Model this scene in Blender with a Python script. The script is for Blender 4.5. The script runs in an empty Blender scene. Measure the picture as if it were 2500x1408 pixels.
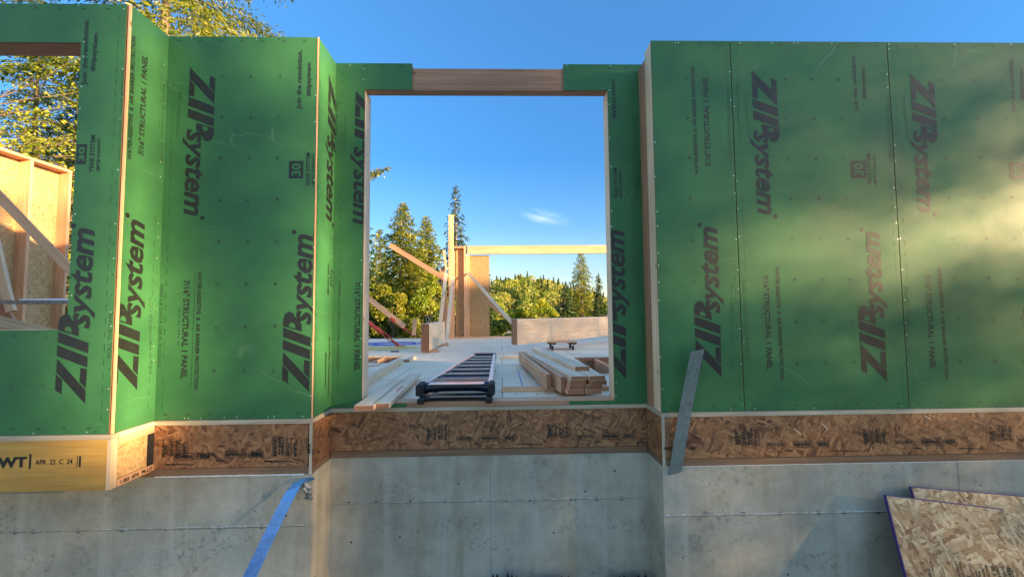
import bpy, bmesh, math, random
import numpy as np
from mathutils import Vector, Matrix

# ------------------------------------------------------------------ camera
F, PITCH, YAW, ROLL, EYE = 1046.15, .0573, .0246, .0095, .7274      # focal length in px of a 2500 px wide frame
cy, sy = math.cos(YAW), math.sin(YAW)
FW = Vector((sy*math.cos(PITCH), cy*math.cos(PITCH), math.sin(PITCH)))
r_ = Vector((cy, -sy, 0)); u_ = r_.cross(FW)
RT = math.cos(ROLL)*r_ - math.sin(ROLL)*u_
UP = math.sin(ROLL)*r_ + math.cos(ROLL)*u_
CAM = Vector((0, 0, EYE))
S = bpy.context.scene
C = S.collection
cd = bpy.data.cameras.new('camera'); co = bpy.data.objects.new('camera', cd); C.objects.link(co)
cd.sensor_width = 36; cd.lens = F/2500*36; cd.clip_start = .05; cd.clip_end = 5000
m = Matrix((RT, UP, -FW)).transposed().to_4x4(); m.translation = CAM; co.matrix_world = m
S.camera = co

# ------------------------------------------------------------------ world and sun
SUN_EL, SUN_AZ = math.radians(11.0), math.radians(62)    # azimuth: turned right from straight behind the camera
SD = Vector((math.sin(SUN_AZ)*math.cos(SUN_EL), -math.cos(SUN_AZ)*math.cos(SUN_EL), math.sin(SUN_EL)))  # towards the sun
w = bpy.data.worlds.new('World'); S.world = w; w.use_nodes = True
nt = w.node_tree; nt.nodes.clear()
sky = nt.nodes.new('ShaderNodeTexSky'); sky.sky_type = 'NISHITA'; sky.sun_disc = False
sky.sun_elevation = SUN_EL; sky.sun_rotation = math.atan2(SD.x, SD.y)
sky.air_density = 1.0; sky.dust_density = .3; sky.ozone_density = 3.0; sky.altitude = 100
bgn = nt.nodes.new('ShaderNodeBackground'); bgn.inputs[1].default_value = .114
wo = nt.nodes.new('ShaderNodeOutputWorld')
# a thin wisp of cloud, fixed in the sky
tc = nt.nodes.new('ShaderNodeTexCoord')
cdir = (FW + RT*((1330-1250)/F) + UP*((704-530)/F)).normalized()
mp = nt.nodes.new('ShaderNodeMapping'); mp.vector_type = 'POINT'
mp.inputs['Location'].default_value = (-cdir.x, -cdir.y, -cdir.z)
nt.links.new(tc.outputs['Generated'], mp.inputs[0])
mp2 = nt.nodes.new('ShaderNodeMapping'); mp2.inputs['Rotation'].default_value = (0, math.radians(-14), 0)
nt.links.new(mp.outputs[0], mp2.inputs[0])
sc_ = nt.nodes.new('ShaderNodeVectorMath'); sc_.operation = 'MULTIPLY'; sc_.inputs[1].default_value = (15, 15, 52)
nt.links.new(mp2.outputs[0], sc_.inputs[0])
ln = nt.nodes.new('ShaderNodeVectorMath'); ln.operation = 'LENGTH'; nt.links.new(sc_.outputs[0], ln.inputs[0])
mr = nt.nodes.new('ShaderNodeMapRange'); mr.inputs[1].default_value = 1.1; mr.inputs[2].default_value = 0; mr.interpolation_type = 'SMOOTHSTEP'
nt.links.new(ln.outputs['Value'], mr.inputs[0])
nz = nt.nodes.new('ShaderNodeTexNoise'); nz.inputs['Scale'].default_value = 1.1; nz.inputs['Detail'].default_value = 4
nt.links.new(sc_.outputs[0], nz.inputs['Vector'])
mr2 = nt.nodes.new('ShaderNodeMapRange'); mr2.inputs[1].default_value = .38; mr2.inputs[2].default_value = .8
nt.links.new(nz.outputs[0], mr2.inputs[0])
mu = nt.nodes.new('ShaderNodeMath'); mu.operation = 'MULTIPLY'; mr.inputs[4].default_value = .5; nt.links.new(mr.outputs[0], mu.inputs[0]); nt.links.new(mr2.outputs[0], mu.inputs[1])
mx = nt.nodes.new('ShaderNodeMixRGB'); mx.inputs[2].default_value = (4.2, 4.4, 4.9, 1)
nt.links.new(mu.outputs[0], mx.inputs[0])
tint = nt.nodes.new('ShaderNodeMixRGB'); tint.blend_type = 'MULTIPLY'; tint.inputs[0].default_value = 1
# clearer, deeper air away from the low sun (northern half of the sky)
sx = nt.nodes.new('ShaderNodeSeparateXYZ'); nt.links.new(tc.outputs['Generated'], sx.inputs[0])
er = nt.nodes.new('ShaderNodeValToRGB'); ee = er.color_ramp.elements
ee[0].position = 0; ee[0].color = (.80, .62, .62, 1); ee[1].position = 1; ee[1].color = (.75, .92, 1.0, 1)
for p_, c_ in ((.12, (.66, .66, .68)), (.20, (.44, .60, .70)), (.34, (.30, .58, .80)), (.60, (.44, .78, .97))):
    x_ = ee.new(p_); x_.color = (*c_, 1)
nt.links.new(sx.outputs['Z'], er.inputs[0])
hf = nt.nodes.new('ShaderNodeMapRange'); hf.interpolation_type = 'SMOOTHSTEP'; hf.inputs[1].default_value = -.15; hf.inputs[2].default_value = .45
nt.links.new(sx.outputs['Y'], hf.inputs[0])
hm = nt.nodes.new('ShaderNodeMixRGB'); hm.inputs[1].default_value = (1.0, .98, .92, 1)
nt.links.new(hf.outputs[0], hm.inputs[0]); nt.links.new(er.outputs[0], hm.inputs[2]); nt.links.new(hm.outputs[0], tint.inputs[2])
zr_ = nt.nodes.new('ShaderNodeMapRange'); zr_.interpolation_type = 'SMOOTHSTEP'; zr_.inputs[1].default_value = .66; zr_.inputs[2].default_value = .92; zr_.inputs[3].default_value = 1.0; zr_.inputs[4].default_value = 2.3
nt.links.new(sx.outputs['Z'], zr_.inputs[0])                     # sky overhead brightened, added to lift the light on the deck
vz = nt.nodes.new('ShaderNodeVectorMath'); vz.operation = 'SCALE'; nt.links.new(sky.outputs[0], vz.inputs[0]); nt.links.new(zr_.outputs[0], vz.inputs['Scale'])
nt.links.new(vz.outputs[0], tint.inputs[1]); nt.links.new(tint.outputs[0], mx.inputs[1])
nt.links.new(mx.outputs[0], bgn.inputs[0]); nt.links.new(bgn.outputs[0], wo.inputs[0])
sl = bpy.data.lights.new('sun', 'SUN'); sl.energy = 5.0; sl.angle = math.radians(.7); sl.color = (1, .70, .36)
so = bpy.data.objects.new('sun', sl); C.objects.link(so); so.rotation_euler = SD.to_track_quat('Z', 'Y').to_euler()
so.location = SD*60
S.view_settings.view_transform = 'Standard'; S.view_settings.look = 'None'
S.view_settings.exposure = 1.9; S.view_settings.gamma = 1
S.cycles.max_bounces = 8; S.cycles.diffuse_bounces = 4; S.cycles.transparent_max_bounces = 8

# ------------------------------------------------------------------ pixel -> world helpers (survey of the place)
def ray(u, v): return (FW + RT*((u-1250)/F) + UP*((704-v)/F))
def onY(u, v, Y): d = ray(u, v); return CAM + d*(Y/d.y)
def onX(u, v, X): d = ray(u, v); return CAM + d*(X/d.x)
def onZ(u, v, Z): d = ray(u, v); return CAM + d*((Z-EYE)/d.z)

class Plane:                                        # 2-D frame on a wall face: s to the right, t up, n to the viewer
    def __init__(s, kind, val):
        s.kind, s.val = kind, val
        if kind == 'Y': s.e, s.n = Vector((1, 0, 0)), Vector((0, -1, 0)); s.o = Vector((0, val, 0))
        else: s.e, s.n = Vector((0, 1, 0)), Vector((1, 0, 0)); s.o = Vector((val, 0, 0))
    def px(s, u, v):
        p = onY(u, v, s.val) if s.kind == 'Y' else onX(u, v, s.val)
        return (p.x if s.kind == 'Y' else p.y, p.z)
    def at(s, a, t, off=0): return s.o + s.e*a + Vector((0, 0, t)) + s.n*off

# ------------------------------------------------------------------ materials
def mat(name):
    m = bpy.data.materials.new(name); m.use_nodes = True
    n = m.node_tree.nodes; return m, n, m.node_tree.links, n['Principled BSDF']
def node(n, t, **k):
    x = n.new(t)
    for a, b in k.items(): setattr(x, a, b)
    return x
def ramp(n, pts):
    r = n.new('ShaderNodeValToRGB'); e = r.color_ramp.elements
    while len(e) > 1: e.remove(e[-1])
    e[0].position = pts[0][0]; e[0].color = (*pts[0][1], 1)
    for p, c in pts[1:]:
        x = e.new(p); x.color = (*c, 1)
    return r
def vscale(n, l, src, v, rot=(0, 0, 0), loc=(0, 0, 0)):
    mp = n.new('ShaderNodeMapping'); mp.inputs['Scale'].default_value = v; mp.inputs['Rotation'].default_value = rot
    mp.inputs['Location'].default_value = loc; l.new(src, mp.inputs[0]); return mp.outputs[0]
def noise(n, l, src, scale, detail=4, rough=.55, dist=0):
    t = n.new('ShaderNodeTexNoise'); t.inputs['Scale'].default_value = scale; t.inputs['Detail'].default_value = detail
    t.inputs['Roughness'].default_value = rough; t.inputs['Distortion'].default_value = dist
    if src is not None: l.new(src, t.inputs['Vector'])
    return t
def mixc(n, l, f, a, b, mode='MIX'):
    x = n.new('ShaderNodeMixRGB'); x.blend_type = mode
    for i, s in enumerate((f, a, b)):
        if isinstance(s, (int, float)): x.inputs[i].default_value = s if i == 0 else (s, s, s, 1)
        elif isinstance(s, tuple): x.inputs[i].default_value = (*s, 1)
        else: l.new(s, x.inputs[i])
    return x.outputs[0]
def maprange(n, l, src, a, b, c=0, d=1, smooth=False):
    x = n.new('ShaderNodeMapRange')
    for i, q in enumerate((a, b, c, d)): x.inputs[i+1].default_value = q
    if smooth: x.interpolation_type = 'SMOOTHSTEP'
    l.new(src, x.inputs[0]); return x.outputs[0]
def bump(n, l, bs, h, strength, dist=.002):
    b = n.new('ShaderNodeBump'); b.inputs['Strength'].default_value = strength; b.inputs['Distance'].default_value = dist
    l.new(h, b.inputs['Height']); l.new(b.outputs[0], bs.inputs['Normal']); return b

def wood(name, light, dark, knot=(.12, .05, .025), rough=.65, grain=1.0, knots=True):
    m, n, l, b = mat(name)
    tcx = n.new('ShaderNodeUVMap'); uv = tcx.outputs[0]
    oi = n.new('ShaderNodeObjectInfo')
    ad = node(n, 'ShaderNodeVectorMath', operation='ADD'); l.new(uv, ad.inputs[0])
    cx = n.new('ShaderNodeCombineXYZ'); mm = node(n, 'ShaderNodeMath', operation='MULTIPLY'); mm.inputs[1].default_value = 37
    l.new(oi.outputs['Random'], mm.inputs[0]); l.new(mm.outputs[0], cx.inputs[0]); l.new(mm.outputs[0], cx.inputs[1]); l.new(cx.outputs[0], ad.inputs[1])
    uv = ad.outputs[0]
    g = noise(n, l, vscale(n, l, uv, (1.2, 26*grain, 1)), 1.6, 6, .6, .6)
    big = noise(n, l, vscale(n, l, uv, (.7, 3, 1)), 1.3, 2)
    cr = ramp(n, [(.3, dark), (.52, tuple((a+c)/2 for a, c in zip(dark, light))), (.68, light)])
    l.new(g.outputs[0], cr.inputs[0])
    br = maprange(n, l, big.outputs[0], .3, .7, .78, 1.12)
    col = mixc(n, l, 1, cr.outputs[0], br, 'MULTIPLY')
    rv = maprange(n, l, oi.outputs['Random'], 0, 1, .85, 1.12)
    col = mixc(n, l, 1, col, rv, 'MULTIPLY')
    if knots:
        v = node(n, 'ShaderNodeTexVoronoi'); v.inputs['Scale'].default_value = 1.0
        l.new(vscale(n, l, uv, (4.2, 9, 1)), v.inputs['Vector'])
        k = maprange(n, l, v.outputs['Distance'], .055, .12, 1, 0, True)
        wn = node(n, 'ShaderNodeTexWhiteNoise', noise_dimensions='3D'); l.new(v.outputs['Position'], wn.inputs['Vector'])
        gt = node(n, 'ShaderNodeMath', operation='GREATER_THAN'); gt.inputs[1].default_value = .45; l.new(wn.outputs['Value'], gt.inputs[0])
        mk = node(n, 'ShaderNodeMath', operation='MULTIPLY'); l.new(k, mk.inputs[0]); l.new(gt.outputs[0], mk.inputs[1])
        mk2 = node(n, 'ShaderNodeMath', operation='MULTIPLY'); mk2.inputs[1].default_value = .75; l.new(mk.outputs[0], mk2.inputs[0])
        col = mixc(n, l, mk2.outputs[0], col, knot)
    l.new(col, b.inputs['Base Color']); b.inputs['Roughness'].default_value = rough
    bump(n, l, b, g.outputs[0], .25, .001)
    return m

def osb(name, pale, mid, dark, scale=1.0, contrast=1.0):
    """random overlapping strands: layers of stretched cells, each layer turned another way"""
    m, n, l, b = mat(name)
    uv = n.new('ShaderNodeUVMap').outputs[0]
    oi = n.new('ShaderNodeObjectInfo'); cx = n.new('ShaderNodeCombineXYZ')
    mm = node(n, 'ShaderNodeMath', operation='MULTIPLY'); mm.inputs[1].default_value = 51; l.new(oi.outputs['Random'], mm.inputs[0])
    l.new(mm.outputs[0], cx.inputs[0]); ad = node(n, 'ShaderNodeVectorMath', operation='ADD'); l.new(uv, ad.inputs[0]); l.new(cx.outputs[0], ad.inputs[1]); uv = ad.outputs[0]
    wv = noise(n, l, uv, 14*scale, 3); uvd = mixc(n, l, .035/scale, uv, wv.outputs['Color'], 'ADD')
    col = None; hh = None
    for i, (ang, sx, sy_, th) in enumerate(((.1, 7, 22, 0), (-.7, 9, 34, .45), (.6, 8, 30, .5), (-.25, 10, 46, .6), (1.3, 9, 32, .68), (.35, 8, 40, .66), (-1.1, 10, 50, .74))):
        v = node(n, 'ShaderNodeTexVoronoi', distance='CHEBYCHEV'); v.inputs['Scale'].default_value = scale; v.inputs['Randomness'].default_value = .95
        vr = vscale(n, l, uvd, (1, 1, 1), rot=(0, 0, ang)); vv = vscale(n, l, vr, (sx, sy_, 1), loc=(i*3.7, i*5.1, 0)); l.new(vv, v.inputs['Vector'])
        s2 = n.new('ShaderNodeSeparateColor'); l.new(v.outputs['Color'], s2.inputs[0])
        fib = noise(n, l, vscale(n, l, vr, (9, 150, 1)), scale, 2)
        r = ramp(n, [(0, dark), (.22, mid), (.6, tuple((a+c)/2 for a, c in zip(mid, pale))), (.9, pale)]); l.new(s2.outputs[0], r.inputs[0])
        c = mixc(n, l, 1, r.outputs[0], maprange(n, l, fib.outputs[0], .25, .75, .8, 1.15), 'MULTIPLY')
        c = mixc(n, l, maprange(n, l, v.outputs['Distance'], .42, .6, 0, .45), c, dark)
        if col is None: col, hh = c, s2.outputs[2]
        else:
            g = node(n, 'ShaderNodeMath', operation='GREATER_THAN'); g.inputs[1].default_value = th; l.new(s2.outputs[1], g.inputs[0])
            col = mixc(n, l, g.outputs[0], col, c); hh = mixc(n, l, g.outputs[0], hh, s2.outputs[2])
    l.new(col, b.inputs['Base Color']); b.inputs['Roughness'].default_value = .6
    bump(n, l, b, hh, .5, .0012)
    return m

def green_sheet():
    m, n, l, b = mat('green_coated_sheathing')
    uv = n.new('ShaderNodeUVMap').outputs[0]
    a = noise(n, l, uv, 2.2, 3); f = noise(n, l, vscale(n, l, uv, (1, 2.2, 1)), 70, 3, .6, 1.2); g = noise(n, l, uv, 260, 2)
    c = ramp(n, [(.3, (.030, .125, .048)), (.7, (.048, .182, .064))]); l.new(a.outputs[0], c.inputs[0])
    col = mixc(n, l, 1, c.outputs[0], maprange(n, l, g.outputs[0], .3, .7, .88, 1.12), 'MULTIPLY')
    # scratches, pale
    v = node(n, 'ShaderNodeTexVoronoi', feature='DISTANCE_TO_EDGE'); v.inputs['Scale'].default_value = 1.0
    l.new(vscale(n, l, mixc(n, l, .25, uv, noise(n, l, uv, 1.5, 3).outputs['Color'], 'ADD'), (2.3, .7, 1), rot=(0, 0, .3)), v.inputs['Vector'])
    e = maprange(n, l, v.outputs['Distance'], .0, .006, .22, 0)
    nn = maprange(n, l, noise(n, l, uv, 2.7, 2).outputs[0], .52, .62, 0, 1)
    ms = node(n, 'ShaderNodeMath', operation='MULTIPLY'); l.new(e, ms.inputs[0]); l.new(nn, ms.inputs[1])
    col = mixc(n, l, ms.outputs[0], col, (.25, .38, .22))
    l.new(col, b.inputs['Base Color'])
    l.new(maprange(n, l, a.outputs[0], .3, .7, .42, .55), b.inputs['Roughness'])
    b.inputs['Specular IOR Level'].default_value = .32
    bump(n, l, b, f.outputs[0], .5, .0016)
    return m

def flat(name, col, rough=.6, metal=0, nscale=30, var=.15, bmp=0, spec=.5):
    m, n, l, b = mat(name)
    o = n.new('ShaderNodeTexCoord').outputs['Object']
    a = noise(n, l, o, nscale, 4)
    c = mixc(n, l, 1, col, maprange(n, l, a.outputs[0], .3, .7, 1-var, 1+var), 'MULTIPLY')
    l.new(c, b.inputs['Base Color']); b.inputs['Roughness'].default_value = rough; b.inputs['Metallic'].default_value = metal
    b.inputs['Specular IOR Level'].default_value = spec
    if bmp: bump(n, l, b, a.outputs[0], bmp, .004)
    return m

def concrete(name='cast_concrete', tone=1.0):
    m, n, l, b = mat(name)
    o = n.new('ShaderNodeTexCoord').outputs['Object']
    big = noise(n, l, o, 1.3, 5, .6); mid = noise(n, l, o, 9, 6, .65); fine = noise(n, l, o, 90, 3)
    st = noise(n, l, vscale(n, l, o, (7, 7, .35)), 1, 4, .6)
    c = ramp(n, [(.28, (.30*tone, .265*tone, .205*tone)), (.5, (.42*tone, .38*tone, .305*tone)), (.72, (.53*tone, .485*tone, .40*tone))]); l.new(big.outputs[0], c.inputs[0])
    col = mixc(n, l, 1, c.outputs[0], maprange(n, l, mid.outputs[0], .3, .7, .86, 1.1), 'MULTIPLY')
    col = mixc(n, l, 1, col, maprange(n, l, fine.outputs[0], .3, .7, .93, 1.06), 'MULTIPLY')
    sm = node(n, 'ShaderNodeMath', operation='MULTIPLY'); l.new(maprange(n, l, st.outputs[0], .52, .70, 0, .6), sm.inputs[0]); l.new(maprange(n, l, noise(n, l, vscale(n, l, o, (1.5, 1.5, .8), loc=(2, 2, 2)), 1, 4).outputs[0], .4, .62), sm.inputs[1])
    col = mixc(n, l, sm.outputs[0], col, (.25*tone, .225*tone, .12*tone))
    col = mixc(n, l, maprange(n, l, noise(n, l, vscale(n, l, o, (9, 9, .5), loc=(5, 5, 5)), 1, 3).outputs[0], .56, .72, 0, .3), col, (.60*tone, .57*tone, .50*tone))
    # grey laitance blotches, patches only
    bl = noise(n, l, o, 26, 6, .75); pm = noise(n, l, vscale(n, l, o, (1, 1, 2)), 1.7, 2)
    ms = node(n, 'ShaderNodeMath', operation='MULTIPLY'); l.new(maprange(n, l, bl.outputs[0], .54, .6, 0, .55), ms.inputs[0]); l.new(maprange(n, l, pm.outputs[0], .52, .62), ms.inputs[1])
    col = mixc(n, l, ms.outputs[0], col, (.13*tone, .135*tone, .13*tone))
    v = node(n, 'ShaderNodeTexVoronoi'); v.inputs['Scale'].default_value = 9; v.inputs['Randomness'].default_value = 1; l.new(o, v.inputs['Vector'])
    wn = node(n, 'ShaderNodeTexWhiteNoise', noise_dimensions='3D'); l.new(v.outputs['Position'], wn.inputs['Vector'])
    rad = maprange(n, l, wn.outputs['Value'], .5, 1, 0.0, .085)
    sb = node(n, 'ShaderNodeMath', operation='LESS_THAN'); l.new(v.outputs['Distance'], sb.inputs[0]); l.new(rad, sb.inputs[1])
    col = mixc(n, l, sb.outputs[0], col, (.05, .05, .045))
    l.new(col, b.inputs['Base Color']); b.inputs['Roughness'].default_value = .82
    hs = mixc(n, l, sb.outputs[0], mid.outputs[0], 0.0)
    bump(n, l, b, hs, .35, .004)
    return m

def deckmat():
    m, n, l, b = mat('subfloor_plywood')
    o = n.new('ShaderNodeTexCoord').outputs['Object']
    g = noise(n, l, vscale(n, l, o, (1.4, 16, 1)), 1.5, 6, .65, .5); d = noise(n, l, o, 1.1, 5, .65)
    c = ramp(n, [(.3, (.72, .51, .31)), (.5, (.93, .72, .49)), (.7, (.96, .80, .58))]); l.new(g.outputs[0], c.inputs[0])
    col = mixc(n, l, 1, c.outputs[0], maprange(n, l, d.outputs[0], .3, .7, .82, 1.08), 'MULTIPLY')
    br = node(n, 'ShaderNodeTexBrick', offset=.5); br.inputs['Scale'].default_value = 1; br.inputs['Mortar Size'].default_value = .004
    br.inputs['Brick Width'].default_value = 2.44; br.inputs['Row Height'].default_value = 1.22; br.inputs['Mortar Smooth'].default_value = .1
    l.new(o, br.inputs['Vector'])
    col = mixc(n, l, br.outputs['Fac'], col, (.10, .08, .06))
    du = noise(n, l, vscale(n, l, o, (2.2, 18, 1), loc=(3, 3, 3)), 1.6, 5, .8)
    ms = node(n, 'ShaderNodeMath', operation='MULTIPLY'); l.new(maprange(n, l, du.outputs[0], .55, .7, 0, .5), ms.inputs[0]); l.new(maprange(n, l, noise(n, l, o, .9, 2).outputs[0], .45, .6), ms.inputs[1])
    col = mixc(n, l, ms.outputs[0], col, (.25, .22, .19))
    l.new(col, b.inputs['Base Color']); b.inputs['Roughness'].default_value = .7
    bump(n, l, b, g.outputs[0], .2, .001)
    return m

def leafmat(name, cols, trans=.35):
    m, n, l, b = mat(name)
    at = n.new('ShaderNodeAttribute'); at.attribute_name = 'tone'
    c = ramp(n, [(i/(len(cols)-1), x) for i, x in enumerate(cols)]); l.new(at.outputs['Fac'], c.inputs[0])
    n.remove(b)
    d = n.new('ShaderNodeBsdfDiffuse'); t = n.new('ShaderNodeBsdfTranslucent'); g = n.new('ShaderNodeBsdfGlossy'); g.inputs['Roughness'].default_value = .45
    l.new(c.outputs[0], d.inputs[0])
    l.new(mixc(n, l, 1, c.outputs[0], (1.2, 1.25, .55), 'MULTIPLY'), t.inputs[0])
    mxs = n.new('ShaderNodeMixShader'); mxs.inputs[0].default_value = trans; l.new(d.outputs[0], mxs.inputs[1]); l.new(t.outputs[0], mxs.inputs[2])
    m2 = n.new('ShaderNodeMixShader'); m2.inputs[0].default_value = .04; l.new(mxs.outputs[0], m2.inputs[1]); l.new(g.outputs[0], m2.inputs[2])
    l.new(m2.outputs[0], n['Material Output'].inputs[0])
    return m

M = {}
M['green'] = green_sheet()
M['ink'] = flat('black_ink', (.012, .014, .013), .5, 0, 60, .35)
M['inkfaint'] = flat('faint_ink', (.02, .055, .03), .55, 0, 60, .3)
M['nail'] = flat('nail_steel', (.03, .035, .03), .5, .3)
M['nailb'] = flat('bright_nail_head', (.75, .75, .7), .35, .6)
M['fir'] = wood('fir_lumber', (.88, .50, .28), (.64, .32, .165))
M['firpale'] = wood('pale_lumber', (.92, .68, .46), (.74, .50, .31))
M['firred'] = wood('reddish_lumber', (.56, .28, .165), (.38, .18, .10))
M['sill'] = wood('sill_lumber', (.30, .165, .09), (.19, .10, .055))
M['end'] = wood('lumber_end_grain', (.42, .19, .10), (.26, .11, .06), knots=False, grain=.4)
M['lvl'] = wood('laminated_veneer', (.58, .33, .07), (.42, .22, .045), knot=(.2, .07, .02))
M['glulam'] = wood('glulam_face', (.90, .66, .45), (.72, .47, .30), grain=.6)
M['edgeply'] = wood('panel_edge', (.66, .55, .40), (.44, .33, .22), knots=False)
M['edgebrown'] = wood('sheathing_edge_brown', (.30, .17, .08), (.16, .08, .04), knots=False)
M['osb'] = osb('rim_board_osb', (.42, .20, .085), (.26, .105, .042), (.095, .035, .016), 1.15)
M['osbpale'] = osb('subfloor_osb', (.68, .48, .27), (.46, .26, .115), (.20, .085, .035), 1.0)
M['osbfine'] = osb('wall_osb', (.52, .32, .14), (.40, .22, .09), (.26, .13, .05), 2.4)
M['osbgold'] = osb('wing_osb', (.62, .42, .20), (.50, .31, .13), (.34, .19, .08), 2.0)
M['conc'] = concrete(tone=.98)
M['concpale'] = flat('concrete_paste', (.58, .57, .53), .8, 0, 40, .2, .4)
M['concdark'] = flat('tie_patch', (.17, .175, .175), .8, 0, 60, .25, .3)
M['rust'] = flat('rusty_tie', (.10, .02, .015), .8, 0, 60, .3)
M['deck'] = deckmat()
M['galv'] = flat('galvanized_steel', (.24, .28, .27), .5, .35, 20, .15, .05)
M['strapsky'] = flat('galvanized_strap_sky_tint', (.13, .36, .78), .38, .45, 18, .12, .08)  # blue sky reflection on the galvanized steel, put into the base colour
M['alum'] = flat('ladder_aluminium', (.80, .82, .85), .28, .9, 30, .06)
M['plastic'] = flat('dark_blue_plastic', (.012, .018, .04), .28, 0, 30, .1)
M['shaded_tread'] = flat('tread_shade_tone', (.028, .03, .045), .6, 0, 40, .2)  # near-black tone stands in for shade on and between the ladder steps
M['rubber'] = flat('black_rubber', (.012, .012, .012), .7, 0, 50, .3, .3)
M['purple'] = flat('purple_edge_paint', (.055, .03, .15), .6, 0, 30, .25)
M['red'] = flat('red_paint', (.55, .05, .03), .45, 0, 30, .2)
M['blue'] = flat('blue_cord', (.04, .10, .55), .5, 0, 30, .1)
M['yellow'] = flat('yellow_hose', (.72, .55, .12), .5, 0, 30, .1)
M['orangecord'] = flat('orange_cord', (.75, .28, .12), .5, 0, 30, .1)
M['white'] = flat('white_wrap', (.78, .80, .84), .5, 0, 20, .05)
M['grey'] = flat('weathered_wood', (.30, .25, .21), .8, 0, 30, .3)
M['chalk'] = flat('blue_chalk', (.22, .25, .5), .9, 0, 30, .2)
M['bark'] = flat('conifer_bark', (.22, .15, .10), .9, 0, 12, .4, .6)
M['needle'] = leafmat('conifer_needles', [(.03, .055, .01), (.11, .15, .014), (.26, .26, .017), (.38, .33, .022)], .45)
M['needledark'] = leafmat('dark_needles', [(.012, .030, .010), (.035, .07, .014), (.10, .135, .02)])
M['leaf'] = leafmat('spring_leaves', [(.10, .16, .010), (.22, .28, .015), (.36, .37, .02), (.46, .42, .03)], .45)
M['hill'] = leafmat('hillside_leaves', [(.03, .06, .02), (.10, .15, .025), (.27, .32, .035), (.38, .34, .09), (.42, .42, .05)])

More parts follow.
